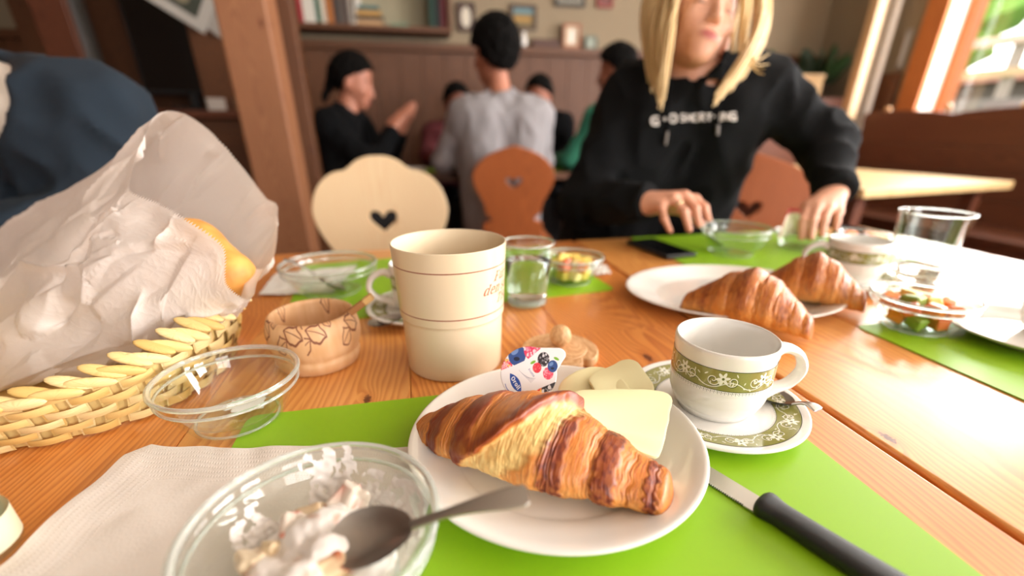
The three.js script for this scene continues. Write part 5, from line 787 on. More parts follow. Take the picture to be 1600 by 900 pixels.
// --- person in the blue jumper at the left, head out of the frame
{
  const O = V(-0.72, 0, -1.33), D = (x, y, z) => deep(x, y, z).sub(O);
  const sR = D(163, 172, 0.85), sL = sR.clone().add(V(-0.4, 0.01, -0.03)), nk = sR.clone().lerp(sL, 0.5).add(V(-0.02, 0.066, 0.005));
  const J = sitJ({ shL: sL, shR: sR, neck: nk, headC: nk.clone().add(V(-0.07, 0.1, 0.045)), headO: nk.clone().add(V(-0.095, 0.142, 0.06)), elL: V(-0.3, 0.84, 0.3), elR: D(168, 325, 0.9), wrL: V(-0.12, 0.8, 0.45), wrR: D(-10, 358, 0.8) });
  const skin = '#c98f76';
  const P = person({ label: 'person in a dark blue long-sleeved jumper over a white shirt, behind the paper bag', pos: O, J, build: { hip: 0.13, chest: 0.105, arm: 0.056, shr: 0.058 }, skin, up: V(-0.45, 1, 0.1), fwd: V(0.1, -0.35, 1), topName: 'jumper', topM: std('#13212d', 0.95), topLabel: 'dark blue jumper with a wide neckline', cell: 0.01, bodyCell: 0.012, wrinkle: 0.016, neckline: [nk.x + 0.012, nk.y - 0.035, nk.z + 0.075, 0.112], seed: 8, hands: [farHand(J.wrL, V(0.5, -0.1, 1), V(1, 0, -0.4), skin), farHand(J.wrR, V(-1, -0.1, 0.3), V(0.2, 0, 1), skin)] });
  const B = bodyShells(J, { hip: 0.13, chest: 0.105, arm: 0.056, shr: 0.058 });
  const th = [nk.x - 0.035, nk.y - 0.075, nk.z + 0.11];
  part(P.t, 'white_shirt', netMesh((x, y, z) => { const p = [x, y, z]; let d = Math.max(B.torso(p, -0.002), Math.hypot(x - J.neck.x, y - J.neck.y, z - J.neck.z) - 0.21, -(Math.hypot(x - th[0], y - th[1], z - th[2]) - 0.07), -cone(p, [nk.x, nk.y, nk.z], J.headC.toArray(), 0.058, 0.07)); return d; }, B.lo, B.hi, 0.008), std('#d9d2c6', 0.85));
  hairCap(P.hm, std('#3a2a20', 0.6), P.t, {});
}
// --- guests at the table behind
const black = phys('#07080a', 0.95, { specularIntensity: 0.3 }), darkHair = phys('#080605', 0.9, { specularIntensity: 0.3 });
{ // man in grey seen from behind
  const J = sitJ({ shL: V(-0.2, 1.05, 0.0), shR: V(0.2, 1.05, 0.0), neck: V(0.0, 1.15, 0.02), headC: V(0.02, 1.28, 0.04), headO: V(0.028, 1.32, 0.045), elL: V(-0.27, 0.82, 0.12), elR: V(0.3, 0.83, 0.1), wrL: V(-0.15, 0.79, 0.34), wrR: V(0.14, 0.79, 0.36) });
  const P = person({ label: 'dark-haired man in a light grey long-sleeved top, seen from behind', pos: V(0.49, 0, -2.55), turn: rad(180 + 4), J, build: { hip: 0.12, chest: 0.12, arm: 0.055, shr: 0.062 }, skin: '#b5765c', up: V(0.02, 1, 0.12), fwd: V(0.45, -0.25, 1), topName: 'shirt', topM: std('#8e8a8c', 0.9), headScale: 1.16, topLabel: 'light grey long-sleeved top', wrinkle: 0.012, seed: 5, hands: [farHand(J.wrL, V(0.5, -0.2, 1), V(1, 0, -0.4), '#b5765c'), farHand(J.wrR, V(-0.5, -0.2, 1), V(1, 0, 0.4), '#b5765c')] });
  hairCap(P.hm, darkHair, P.t, { low: -0.07, thick: 0.022, fringe: 0.03, size: 1.16 });
}
{ // woman with a ponytail, in profile
  const J = sitJ({ shL: V(-0.17, 1.0, 0.0), shR: V(0.17, 1.0, 0.04), neck: V(0, 1.09, 0.06), headC: V(0, 1.18, 0.1), headO: V(0, 1.2, 0.11), elL: V(-0.22, 0.82, 0.22), elR: V(0.23, 0.84, 0.2), wrL: V(-0.08, 0.98, 0.3), wrR: V(0.08, 0.98, 0.31) });
  const P = person({ label: 'woman in black with dark ponytail, seen in profile lifting her hands', pos: V(-0.34, 0, -2.78), turn: rad(78), J, skin: '#b0745c', up: V(0, 1, 0.28), fwd: V(0, -0.42, 1), topName: 'jacket', topM: black, seed: 6, hands: [farHand(J.wrL, V(0.3, 0.8, 0.5), V(0, 0.2, 1), '#b0745c'), farHand(J.wrR, V(-0.3, 0.8, 0.5), V(0, 0.2, 1), '#b0745c')] });
  hairCap(P.hm, darkHair, P.t, { tail: [[0, 0.03, -0.1], [0, -0.12, -0.14]] });
}
{ // dark-haired woman on the far side of the guests' table
  const J = sitJ({ neck: V(0, 1.06, 0.05), headC: V(0.0, 1.15, 0.08), headO: V(0, 1.18, 0.09) });
  const P = person({ label: 'dark-haired woman in black beyond the man in grey', pos: V(0.94, 0, -3.46), turn: rad(-25), J, skin: '#a8674e', up: V(0, 1, 0.2), fwd: V(-0.2, -0.5, 1), topName: 'jumper', topM: black, seed: 9, hands: [farHand(J.wrL, V(0.4, -0.1, 1), V(1, 0, -0.4), '#a8674e'), farHand(J.wrR, V(-0.4, -0.1, 1), V(1, 0, 0.4), '#a8674e')] });
  hairCap(P.hm, darkHair, P.t, { thick: 0.014 });
}
{ // person in green
  const J = sitJ({ neck: V(0, 1.12, 0.03), headC: V(0, 1.24, 0.05), headO: V(0, 1.28, 0.06), shL: V(-0.18, 1.04, 0), shR: V(0.18, 1.04, 0) });
  const P = person({ label: 'person with short black hair in a green shirt behind the blonde woman', pos: V(1.22, 0, -2.75), turn: rad(205), J, skin: '#8f5640', up: V(0, 1, 0.1), fwd: V(0.5, -0.3, 1), topName: 'shirt', topM: std('#2f7d63', 0.85), topLabel: 'green shirt', seed: 12, hands: [farHand(J.wrL, V(0.4, -0.1, 1), V(1, 0, -0.4), '#8f5640'), farHand(J.wrR, V(-0.4, -0.1, 1), V(1, 0, 0.4), '#8f5640')] });
  hairCap(P.hm, darkHair, P.t, { thick: 0.02, low: -0.05 });
}
{ // person in maroon hidden by the man
  const J = sitJ({ neck: V(0, 1.02, 0.05), headC: V(0.0, 1.11, 0.08), headO: V(0, 1.13, 0.09), shL: V(-0.17, 0.95, 0.02), shR: V(0.17, 0.95, 0.02) });
  const P = person({ label: 'person in maroon mostly hidden beyond the man in grey', pos: V(0.34, 0, -3.5), turn: rad(8), J, skin: '#8a5442', up: V(0, 1, 0.1), fwd: V(0, -0.4, 1), topName: 'jumper', topM: std('#5d2228', 0.85), seed: 15, hands: [farHand(J.wrL, V(0.4, -0.1, 1), V(1, 0, -0.4), '#8a5442'), farHand(J.wrR, V(-0.4, -0.1, 1), V(1, 0, 0.4), '#8a5442')] });
  hairCap(P.hm, darkHair, P.t, {});
}
// ---------------------------------------------------------------- timber post and brace on the left
{
  const t = thing('timber_post', 'thick pine post from floor to ceiling, behind the empty pale chair', 'post', [-0.555, 0, -2.3]);
  part(t, 'shaft', boardUV(rbox(0.178, ROOM.y1, 0.2, 0.008, 0, ROOM.y1 / 2, 0), 'y', 0.25, 1, 0.3, 0.2), std('#ffffff', 0.55, { map: woodTex(71, { early: '#a06c48', late: '#835236', knots: 6, w: 256, h: 768, L: 1.3 }) }));
  const b = thing('timber_brace', 'slim board upright behind the pine post', 'post', [-0.46, 0, -2.53]);
  part(b, 'board', boardUV(rbox(0.07, 1.5, 0.1, 0.005, 0, 0.75, 0), 'y', 0.25, 1, 0.1, 0.6), M.honey[1]);
}
// ---------------------------------------------------------------- cupboard corner on the left
{
  const t = thing('wooden_cupboard', 'brown wooden cupboard with open niche, left of the pine post', 'cupboard', [-1.45, 0, -3.5]);
  part(t, 'base_cabinet', boardUV(rbox(1.5, 1.04, 0.6, 0.008, 0, 0.52, 0), 'x', 0.25, 1, 0.1, 0.4), M.honey[1]);
  part(t, 'counter', boardUV(rbox(1.6, 0.04, 0.68, 0.008, 0, 1.06, 0.02), 'x', 0.25, 1, 0.5, 0.1), M.brown[0]);
  for (const x of [-0.5, 0, 0.5]) { const d = part(t, 'door', boardUV(rbox(0.46, 0.8, 0.02, 0.006, x, 0.55, 0.31), 'y', 0.25, 1, x, 0.2), M.honey[2]); part(d, 'knob', new THREE.SphereGeometry(0.015, 16, 12).translate(x + 0.17, 0.6, 0.33), M.black); }
  part(t, 'upright', boardUV(rbox(0.26, 1.6, 0.06, 0.006, 0.47, 1.88, 0.22), 'y', 0.25, 1, 0.7, 0.3), M.honey[0]);
  part(t, 'upright', boardUV(rbox(0.16, 1.6, 0.06, 0.006, -0.28, 1.88, 0.22), 'y', 0.25, 1, 0.2, 0.3), M.brown[0]);
  part(t, 'back_panel', boardUV(rbox(1.5, 1.6, 0.03, 0.004, 0, 1.88, -0.28), 'y', 0.25, 1, 0.4, 0.1), M.honey[1]);
  part(t, 'side_panel', boardUV(rbox(0.03, 1.6, 0.5, 0.004, 0.585, 1.88, 0), 'y', 0.25, 1, 0.6, 0.1), M.honey[2]); part(t, 'top_panel', boardUV(rbox(1.5, 0.03, 0.56, 0.004, 0, 2.69, 0), 'x', 0.25, 1, 0.1, 0.2), M.honey[2]);
}
{ const t = thing('television', 'black flat screen in the dark niche of the cupboard', 'screen', [-1.22, 1.081, -3.42]); part(t, 'stand', rbox(0.22, 0.02, 0.14, 0.005, 0, 0.01, 0), M.black); part(t, 'neck', rbox(0.05, 0.09, 0.03, 0.004, 0, 0.06, 0), M.black); part(t, 'housing', rbox(0.5, 0.62, 0.04, 0.008, 0, 0.4, 0), M.black); part(t, 'screen', rbox(0.47, 0.58, 0.004, 0.001, 0, 0.4, 0.022), phys('#050506', 0.15)); }
{ const t = thing('dark_stove_pipe', 'dark grey flue standing beside the cupboard niche', 'pipe', [-1.72, 1.0815, -3.36]); part(t, 'pipe', lathe([[0.0, 0], [0.1, 0], [0.1, 1.65], [0, 1.65]], 40), std('#3a332c', 0.6)); part(t, 'collar', lathe([[0.1, 0.02], [0.115, 0.02], [0.115, 0.07], [0.1, 0.07]], 40), std('#2b2622', 0.5)); }
for (const [x, z, w, c, l] of [[-1.05, -3.24, 0.09, '#b8aca0', 'pale small box on the cupboard counter under the screen'], [-0.93, -3.26, 0.05, '#8b6a4a', 'small brown tin on the cupboard counter']]) { const t = thing('counter_box', l, 'box', [x, 1.0815, z], 0.2); part(t, 'box_body', rbox(w, 0.05, 0.06, 0.006, 0, 0.025, 0), std(c, 0.6)); part(t, 'box_lid', rbox(w + 0.004, 0.014, 0.064, 0.004, 0, 0.056, 0), std(c, 0.6)); }
{ // papers pinned on the upright
  const tex = canvasTex(256, 192, (g, w, h) => { g.fillStyle = '#b9b2a8'; g.fillRect(0, 0, w, h); g.fillStyle = '#3c4034'; g.fillRect(60, 40, 150, 110); g.fillStyle = '#8a7f66'; g.beginPath(); g.arc(130, 95, 34, 0, 7); g.fill(); });
  const m = solo('pinned_picture', 'printed picture pinned askew on the cupboard upright', 'picture', rbox(0.3, 0.22, 0.004, 0.001), std('#ffffff', 0.7, { map: tex }), [-1.08, 1.62, -3.2]); m.rotation.set(0, 0, rad(-32));
  const n = solo('pinned_note', 'blank pale sheet pinned below the picture on the cupboard', 'paper', rbox(0.17, 0.15, 0.003, 0.001), std('#a89e94', 0.8), [-0.965, 1.545, -3.225]); n.rotation.set(0, 0, rad(-38));
}
// ---------------------------------------------------------------- bookshelf on the back wall
{
  const x0 = -0.7, x1 = 0.37, y0 = 1.575, zc = ROOM.z0 + 0.13, D2 = 0.24, t = thing('bookshelf', 'wooden wall shelf full of books above the wainscot', 'shelf', [(x0 + x1) / 2, y0, zc]), w = x1 - x0;
  part(t, 'bottom_board', boardUV(rbox(w, 0.03, D2, 0.004, 0, 0.015, 0), 'x', 0.25, 1, 0, 0), M.honey[1]); part(t, 'top_board', boardUV(rbox(w, 0.03, D2, 0.004, 0, 0.52, 0), 'x', 0.25, 1, 0.2, 0), M.honey[1]);
  for (const s of [-1, 1]) part(t, 'side_board', boardUV(rbox(0.025, 0.475, D2, 0.004, s * (w / 2 - 0.0125), 0.2675, 0), 'y', 0.25, 1, s, 0), M.honey[1]);
  part(t, 'back_panel', rbox(w - 0.05, 0.475, 0.01, 0.002, 0, 0.2675, -D2 / 2 + 0.006), std('#a39a80', 0.8));
  const bookM = (c) => std(c, 0.6), page = std('#d8cdb8', 0.9);
  const book = (label, x, h, th, c, tilt = 0, flatY) => {
    const b = thing('book', label, 'book', flatY === undefined ? [x, y0 + 0.0305, zc + 0.01] : [x, y0 + 0.0305 + flatY, zc + 0.01], 0, 'books on the wall shelf');
    part(b, 'cover', merge([box(th, h, 0.004, 0, h / 2, 0.072), box(0.003, h, 0.15, -th / 2 + 0.0015, h / 2, -0.003), box(0.003, h, 0.15, th / 2 - 0.0015, h / 2, -0.003)]), bookM(c)); part(b, 'pages', box(th - 0.007, h - 0.01, 0.135, 0, h / 2, 0.0005), page);
    if (tilt) b.rotation.z = tilt; if (flatY !== undefined) { b.rotation.z = Math.PI / 2; b.position.x += h / 2; } return b;
  };
  let x = x0 + 0.06; const list = [[0.2, 0.03, '#1c1a1a', 'black'], [0.24, 0.03, '#a02a2c', 'red'], [0.23, 0.04, '#d6cfc2', 'white'], [0.25, 0.03, '#d9d4c8', 'cream'], [0.22, 0.028, '#1f5a44', 'dark green'], [0.24, 0.03, '#cfc6b4', 'ivory'], [0.25, 0.045, '#a5642e', 'orange-brown'], [0.22, 0.03, '#3a3230', 'charcoal'], [0.2, 0.025, '#5a5048', 'taupe'], [0.23, 0.028, '#4a3a34', 'dark brown'], [0.24, 0.022, '#a0968a', 'grey-beige']];
  for (const [h, th, c, n] of list) { x += th / 2; book(`${n} book standing on the wall shelf`, x, h, th, c); x += th / 2 + 0.003; }
  book('white book leaning over on the wall shelf', x + 0.016, 0.22, 0.025, '#dcd6cc', rad(-7)).position.y += 0.0022; x += 0.1;
  [['tan', 0.17, 0.03, '#b9946a'], ['dark', 0.18, 0.022, '#2f2a26'], ['yellow-brown', 0.16, 0.03, '#b58a4a'], ['teal', 0.14, 0.022, '#1f5d62']].reduce((y, [n, L, th, c]) => { book(`${n} book lying in the flat pile on the wall shelf`, x, L, th, c, 0, y + th / 2); return y + th + 0.0012; }, 0);
  book('pale green book lying flat on the shelf beside the pile', x + 0.19, 0.12, 0.016, '#5f8a72', 0, 0.009);
  book('dark green book at the right end of the wall shelf', x1 - 0.125, 0.26, 0.035, '#12382b'); book('black book near the right end of the wall shelf', x1 - 0.085, 0.27, 0.03, '#141416'); book('maroon and white book at the end of the wall shelf', x1 - 0.05, 0.24, 0.025, '#7c2a34');
}
// ---------------------------------------------------------------- framed pictures and ornaments on the back wall
{
  const Z = ROOM.z0 + 0.012; const wallAt = (px, py, z = Z) => { const d = rayOf(px, py); return EYE.clone().addScaledVector(d, (z - EYE.z) / d.z); };
  const frame = (label, px0, py0, px1, py1, fc, draw, z = Z) => { const a = wallAt(px0, py0, z), b = wallAt(px1, py1, z), w = b.x - a.x, h = a.y - b.y, t = thing('picture_frame', label, 'picture', [(a.x + b.x) / 2, b.y, z], 0, 'framed pictures on the back wall'), fm = std(fc, 0.5), f = Math.min(w, h) * 0.14;
    for (const s of [0, 1]) part(t, 'moulding', rbox(w, f, 0.02, 0.003, 0, f / 2 + s * (h - f), 0.002), fm); for (const s of [-1, 1]) part(t, 'moulding', rbox(f, h - 2 * f, 0.02, 0.003, s * (w / 2 - f / 2), h / 2, 0.002), fm);
    part(t, 'print', box(w - 2 * f + 0.004, h - 2 * f + 0.004, 0.006, 0, h / 2, -0.003), std('#ffffff', 0.5, { map: canvasTex(128, 128, draw) })); };
  frame('dark framed picture with a white oval, beside the bookshelf', 713, 3, 743, 50, '#3a2218', (g, w, h) => { g.fillStyle = '#4a3020'; g.fillRect(0, 0, w, h); g.fillStyle = '#cfc6b4'; g.beginPath(); g.ellipse(64, 64, 46, 56, 0, 0, 7); g.fill(); });
  frame('brown framed landscape with autumn colours above the man in grey', 797, 6, 838, 48, '#4a3422', (g, w, h) => { g.fillStyle = '#5d7f86'; g.fillRect(0, 0, w, 50); g.fillStyle = '#6d5a28'; g.fillRect(0, 40, w, 90); g.fillStyle = '#a3782c'; g.fillRect(10, 60, 100, 30); });
  frame('dark framed picture high on the cream wall', 868, -30, 914, 12, '#2c2620', (g, w, h) => { g.fillStyle = '#8a8474'; g.fillRect(0, 0, w, h); g.fillStyle = '#3c3a34'; g.fillRect(20, 40, 90, 60); });
  frame('small red framed picture high on the cream wall', 934, -20, 957, 13, '#8a3328', (g, w, h) => { g.fillStyle = '#6a2c24'; g.fillRect(0, 0, w, h); });
  frame('little frame with a pale figure standing on the wainscot rail', 880, 36, 906, 76, '#9a6244', (g, w, h) => { g.fillStyle = '#c9b498'; g.fillRect(0, 0, w, h); g.fillStyle = '#e4e0da'; g.fillRect(48, 24, 34, 86); }, ROOM.z0 + 0.05);
  frame('small grey-green picture standing at the end of the rail', 915, 56, 932, 78, '#6a7468', (g, w, h) => { g.fillStyle = '#8f9688'; g.fillRect(0, 0, w, h); }, ROOM.z0 + 0.05);
  const put = (px, py) => { const p = wallAt(px, py, ROOM.z0 + 0.045); p.y = 1.5405; return p; };
  { const t = thing('wooden_box', 'low dark brown box on the wainscot rail', 'box', put(852, 73)); part(t, 'box_body', rbox(0.21, 0.035, 0.05, 0.004, 0, 0.0175, 0), std('#4a2618', 0.5)); part(t, 'box_lid', rbox(0.214, 0.015, 0.053, 0.004, 0, 0.043, 0), std('#54301f', 0.5)); }
  { const t = thing('white_vase', 'small white vase on the wainscot rail', 'vase', put(818, 73)); part(t, 'vase_body', lathe(smoothProfile([[0, 0.001], [0.02, 0.001], [0.024, 0.04], [0.014, 0.075], [0.018, 0.09], [0.015, 0.09], [0.01, 0.07], [0, 0.03]], 24), 32), M.china); }
  // plants in the back right corner, on a chest with boxes
}
{
  const t = thing('corner_chest', 'dark reddish wooden chest in the back corner', 'chest', [3.02, 0, -3.62]);
  part(t, 'carcass', boardUV(rbox(0.95, 1.2, 0.5, 0.008, 0, 0.6, 0), 'y', 0.25, 1, 0.2, 0.1), M.brown[1]);
  for (let i = 0; i < 5; i++) { const d = part(t, 'drawer', boardUV(rbox(0.86, 0.2, 0.02, 0.005, 0, 0.14 + i * 0.225, 0.255), 'x', 0.25, 1, i * 0.3, 0.2), M.brown[0]); part(d, 'knob', new THREE.SphereGeometry(0.014, 14, 10).translate(0, 0.14 + i * 0.225, 0.275), M.black); }
  const b = thing('light_wooden_box', 'light wooden box standing on the corner chest', 'box', [2.98, 1.2005, -3.5]); part(b, 'box_body', rbox(0.34, 0.13, 0.2, 0.008, 0, 0.065, 0), std('#c9a574', 0.6)); part(b, 'box_lid', rbox(0.35, 0.025, 0.21, 0.006, 0, 0.1435, 0), std('#d2b084', 0.6));
  for (const [i, c] of [[0, '#b0525a'], [1, '#8c2f34'], [2, '#a8484e'], [3, '#c07a7c']].values()) { const f = thing('folded_cloth', ['pink-red', 'dark red', 'red', 'pale rose'][i] + ' folded cloth in the pile before the corner chest', 'cloth', [2.68, 0.94 + i * 0.062, -3.22]); part(f, 'cloth_fold', rbox(0.32, 0.06, 0.22, 0.026, 0, 0.03, 0, 4), std(c, 0.9)); part(f, 'cloth_edge', rbox(0.3, 0.012, 0.225, 0.006, 0, 0.03, 0), std(c, 0.9)); }
  const k = thing('low_cupboard', 'low brown cupboard under the red cloth pile', 'cupboard', [2.62, 0, -3.2]); part(k, 'carcass', boardUV(rbox(0.5, 0.92, 0.3, 0.008, 0, 0.46, 0), 'y', 0.25, 1, 0.4, 0.3), M.brown[0]); part(k, 'top', boardUV(rbox(0.52, 0.02, 0.32, 0.006, 0, 0.9295, 0), 'x', 0.25, 1, 0.1, 0.1), M.brown[1]);
  const leafG = new THREE.SphereGeometry(1, 8, 6).scale(0.02, 0.055, 0.006).translate(0, 0.05, 0), green = [std('#24401f', 0.6), std('#2f4d26', 0.6), std('#1d331c', 0.6)];
  const plant = (label, pos, n, s, seed) => { const p = thing('potted_plant', label, 'plant', pos), r = rngOf(seed); part(p, 'pot', lathe([[0, 0.001], [0.05, 0.001], [0.07, 0.1], [0.075, 0.11], [0.066, 0.11], [0.06, 0.09], [0, 0.09]], 40).scale(s, s, s), std('#3a2a22', 0.6)); for (let i = 0; i < n; i++) { const m = part(p, 'leaf', leafG, green[i % 3]), a = r() * 6.28, e = 0.2 + r() * 1.1; m.position.set(0.02 * Math.cos(a), 0.09 * s + r() * 0.12 * s, 0.02 * Math.sin(a)); m.rotation.set(0, -a, -e); m.scale.setScalar(s * (1.2 + r() * 1.4)); } };
  plant('dark leafy plant in a pot on the corner chest beside the light box', V(2.66, 1.2005, -3.62), 46, 0.9, 3);
  plant('small green plant in a pot on the low cupboard behind the red cloths', V(2.42, 0.94, -3.28), 34, 0.6, 5);
  plant('bushy dark plant in a pot against the window wall on the chest', V(3.34, 1.2005, -3.66), 40, 1.0, 8);
}
// pale uprights on the wall between the corner and the window
{
  const paleM = std('#ffffff', 0.45, { map: woodTex(91, { early: '#d9b78c', late: '#c09a6c', knots: 1, w: 128, h: 512, W: 0.15, L: 1 }) });
  const a = thing('pale_post', 'pale wooden post near the back corner by the window wall', 'post', [3.2, 0, -3.15]); part(a, 'shaft', boardUV(rbox(0.07, 2.7, 0.07, 0.006, 0, 1.35, 0), 'y', 0.15, 1, 0, 0), paleM); part(a, 'foot', rbox(0.12, 0.05, 0.12, 0.006, 0, 0.025, 0), paleM);
  const c = thing('white_curtain', 'narrow white curtain hanging beside the orange window casing', 'curtain', [3.44, 0, -3.27]);
  part(c, 'curtain_cloth', grid(60, 30, (u, v) => V(0.018 * Math.sin(u * 26), mix(0.85, 2.5, v), (u - 0.5) * 0.12)), phys('#efe9df', 0.9, { transmission: 0.3, thickness: 0, side: THREE.DoubleSide })); part(c, 'curtain_rod', new THREE.CylinderGeometry(0.01, 0.01, 0.4, 16).rotateX(Math.PI / 2).translate(0, 2.51, 0), M.steel);
  const p = thing('wall_panel', 'orange-tan wooden panel on the window wall beside the casing', 'panel', [3.53, 0, -3.2]); part(p, 'board', boardUV(rbox(0.03, 1.35, 0.16, 0.005, 0, 0.68, 0), 'y', 0.25, 1, 0.3, 0), M.honey[0]);
  const th = thing('thermometer', 'slim grey thermometer on the wall beside the window', 'thermometer', [3.535, 1.38, -3.16]); part(th, 'plate', rbox(0.012, 0.24, 0.05, 0.004, 0, 0.12, 0), std('#9a9690', 0.5)); part(th, 'glass_tube', rbox(0.006, 0.18, 0.008, 0.002, -0.0092, 0.12, 0), std('#d8d4d0', 0.2));
}
// ---------------------------------------------------------------- guests' table behind
{
  const t = thing('guest_table', 'brown wooden table of the guests behind', 'table', [0.5, 0, -3.05]);
  for (let i = 0; i < 4; i++) part(t, 'tabletop_board', boardUV(rbox(1.7, 0.034, 0.158, 0.002, 0, 0.733, -0.24 + i * 0.16), 'x', 0.25, 1.2, i * 0.3, 0.2), M.honey[i % 3]);
  for (const x of [-0.75, 0.75]) for (const z of [-0.24, 0.24]) part(t, 'leg', rbox(0.06, 0.716, 0.06, 0.005, x, 0.358, z), M.honey[1]);
  const P = (x, z) => V(x, 0.7505, z);
  solo('placemat', 'green placemat on the guests’ table before the ponytailed woman'.replace('’', ''), 'placemat', rbox(0.34, 0.003, 0.26, 0.001, 0, 0.0015, 0), M.mat, P(0.0, -3.05), 0, 'green placemats');
  solo('placemat', 'green placemat on the guests table beyond the man in grey', 'placemat', rbox(0.34, 0.003, 0.26, 0.001, 0, 0.0015, 0), M.mat, P(0.95, -2.98), 0, 'green placemats');
  { const p = thing('dessert_plate', 'white plate on the guests table before the ponytailed woman', 'plate', V(0.02, 0.7537, -2.96)); part(p, 'plate_body', plateGeo(0.1, 0.018), M.china); }
  tumbler(V(0.18, 0.7505, -2.93), 0.03, 0.038, 0.1, 'tumbler on the guests table beside the white plate');
  { const p = thing('coffee_pot', 'small steel coffee pot on the guests table', 'pot', V(0.24, 0.7505, -3.1)); part(p, 'pot_body', lathe(smoothProfile([[0, 0.001], [0.045, 0.001], [0.05, 0.04], [0.038, 0.1], [0.034, 0.12], [0, 0.128]], 20), 40), M.steel); part(p, 'lid_knob', new THREE.SphereGeometry(0.01, 14, 10).translate(0, 0.137, 0), M.black); part(p, 'handle', new THREE.TorusGeometry(0.03, 0.006, 8, 24).translate(0.06, 0.07, 0), M.black); }
}
{ const b = thing('guest_bench', 'plain wooden bench along the back wainscot behind the guests table', 'bench', [0.6, 0, -3.62]); part(b, 'seat_board', boardUV(rbox(2.2, 0.035, 0.36, 0.008, 0, 0.4, 0), 'x', 0.25, 1, 0.2, 0.1), M.honey[1]); for (const x of [-0.95, 0, 0.95]) part(b, 'leg', rbox(0.04, 0.382, 0.3, 0.004, x, 0.191, 0), M.honey[2]); }
// ---------------------------------------------------------------- second table and bench by the window
{
  const t = thing('window_table', 'pale wooden table standing by the bench under the window', 'table', [2.36, 0, -2.35], rad(7));
  const pm = std('#ffffff', 0.4, { map: woodTex(95, { early: '#e6c794', late: '#cfa568', knots: 1, w: 256, h: 512, L: 1.2, contrast: 0.7 }) });
  for (let i = 0; i < 6; i++) part(t, 'tabletop_board', boardUV(rbox(0.172, 0.036, 1.2, 0.003, -0.434 + i * 0.1735, 0.732, 0), 'z', 0.25, 1.2, i * 0.31, i * 0.2), pm);
  for (const x of [-0.42, 0.42]) for (const z of [-0.5, 0.5]) part(t, 'leg', rbox(0.06, 0.714, 0.06, 0.005, x, 0.357, z), M.brown[0]);
  const b = thing('wall_bench', 'dark brown bench with scalloped high back under the window', 'bench', [3.32, 0, -1.75]), L = 2.7;
  const nb = 5, bh = [0.14, 0.14, 0.14, 0.13]; let y = 0.47; for (let i = 0; i < 4; i++) { part(b, 'back_board', boardUV(rbox(0.03, bh[i] - 0.003, L, 0.003, 0, y + bh[i] / 2, 0), 'z', 0.4, 1.2, i * 0.37, i * 0.23), M.bench); y += bh[i]; }
  const s = new THREE.Shape(); s.moveTo(-L / 2, 0); s.lineTo(L / 2, 0); for (let i = 120; i >= 0; i--) { const z = -L / 2 + i / 120 * L; s.lineTo(z, 0.045 + 0.03 * Math.pow(Math.abs(Math.sin(z * 4.2)), 0.7)); }
  part(b, 'scalloped_crest', boardUV(new THREE.ExtrudeGeometry(s, { depth: 0.03, bevelEnabled: true, bevelSize: 0.003, bevelThickness: 0.003, bevelSegments: 2 }).rotateY(-Math.PI / 2).translate(0.015, y, 0), 'z', 0.4, 1.2, 0.6, 0.4), M.bench);
  for (let i = 0; i < 7; i++) part(b, 'crest_knob', new THREE.SphereGeometry(0.022, 18, 14).translate(0, y + 0.085, -1.2 + i * 0.4), std('#b98a5c', 0.25), 'polished wooden knob');
  part(b, 'seat_board', boardUV(rbox(0.4, 0.035, L, 0.008, -0.19, 0.452, 0), 'z', 0.4, 1.2, 0.2, 0.1), M.bench);
  for (let i = 0; i < 3; i++) part(b, 'front_board', boardUV(rbox(0.025, 0.143, L, 0.003, -0.36, 0.072 + i * 0.145, 0), 'z', 0.4, 1.2, 0.1 + i * 0.3, 0.5), M.bench);
}
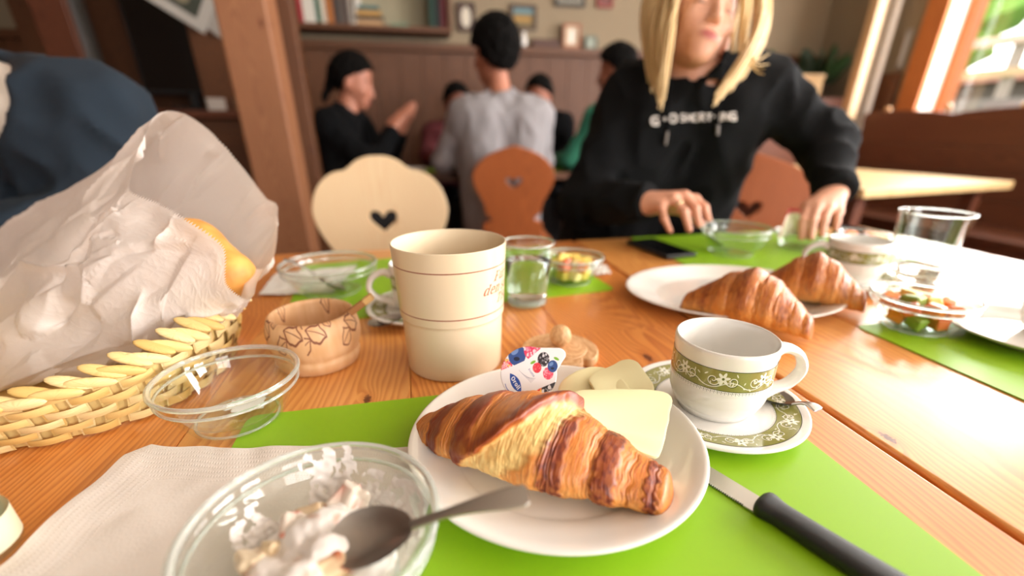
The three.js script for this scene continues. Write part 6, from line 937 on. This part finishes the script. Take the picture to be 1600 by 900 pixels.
// ---------------------------------------------------------------- outside the windows
{
  struct('ground', box(120, 0.1, 120, 0, -0.45, 0), std('#7d8560', 0.95), 'meadow around the house');
  const t = thing('terrace_railing', 'weathered wooden terrace railing outside the window', 'railing', [7.2, -0.4, -5]);
  part(t, 'rail', rbox(0.1, 0.1, 9, 0.01, 0, 2.35, 0), std('#b9a08e', 0.8)); part(t, 'rail', rbox(0.08, 0.1, 9, 0.01, 0, 2.0, 0), std('#b09470', 0.8)); part(t, 'rail', rbox(0.06, 0.2, 9, 0.01, 0, 1.62, 0), std('#6a645e', 0.8));
  for (let i = 0; i < 7; i++) part(t, 'post', rbox(0.1, 2.4, 0.1, 0.01, 0.06, 1.2, -4.2 + i * 1.4), std('#8f8378', 0.8));
  const w = thing('farm_shed', 'dark wooden shed beyond the terrace railing', 'shed', [12, -0.4, -9]); part(w, 'shed_wall', rbox(2.4, 2.15, 12, 0.02, 0, 1.08, 0), std('#4c4640', 0.9)); part(w, 'shed_roof', rbox(2.9, 0.16, 12.6, 0.02, 0, 2.24, 0), std('#a8746a', 0.8));
  const leafM = [std('#6f9a3e', 0.8), std('#82ab4e', 0.8), std('#5d8836', 0.8)], blob = (seed) => { const g = new THREE.IcosahedronGeometry(1, 4), p = g.attributes.position; for (let i = 0; i < p.count; i++) { const q = 1 + 0.3 * fbm3(p.getX(i) * 2.2 + seed, p.getY(i) * 2.2, p.getZ(i) * 2.2, 3); p.setXYZ(i, p.getX(i) * q, p.getY(i) * q, p.getZ(i) * q); } g.computeVertexNormals(); return g; };
  [[17, -14.5, 2.0], [18, -9.5, 2.2], [22, -19, 2.2], [21, -5, 2.2], [26, -13, 2.6]].forEach(([x, z, s], i) => { const q = thing('broadleaf_tree', 'broad green tree beyond the shed outside the window', 'tree', [x, -0.4, z], 0, 'trees outside the window'); part(q, 'trunk', new THREE.CylinderGeometry(0.16, 0.24, 3, 12).translate(0, 1.5, 0), std('#5a4632', 0.9)); part(q, 'crown', blob(i * 4).scale(s, s * 0.9, s).translate(0, 4.6, 0), leafM[i % 3]); });
}
// ---------------------------------------------------------------- shadows, then hand over
scene.traverse((o) => { if (o.isMesh) { o.castShadow = true; o.receiveShadow = true; } });
scene.updateMatrixWorld(true);
renderer.render(scene, camera);
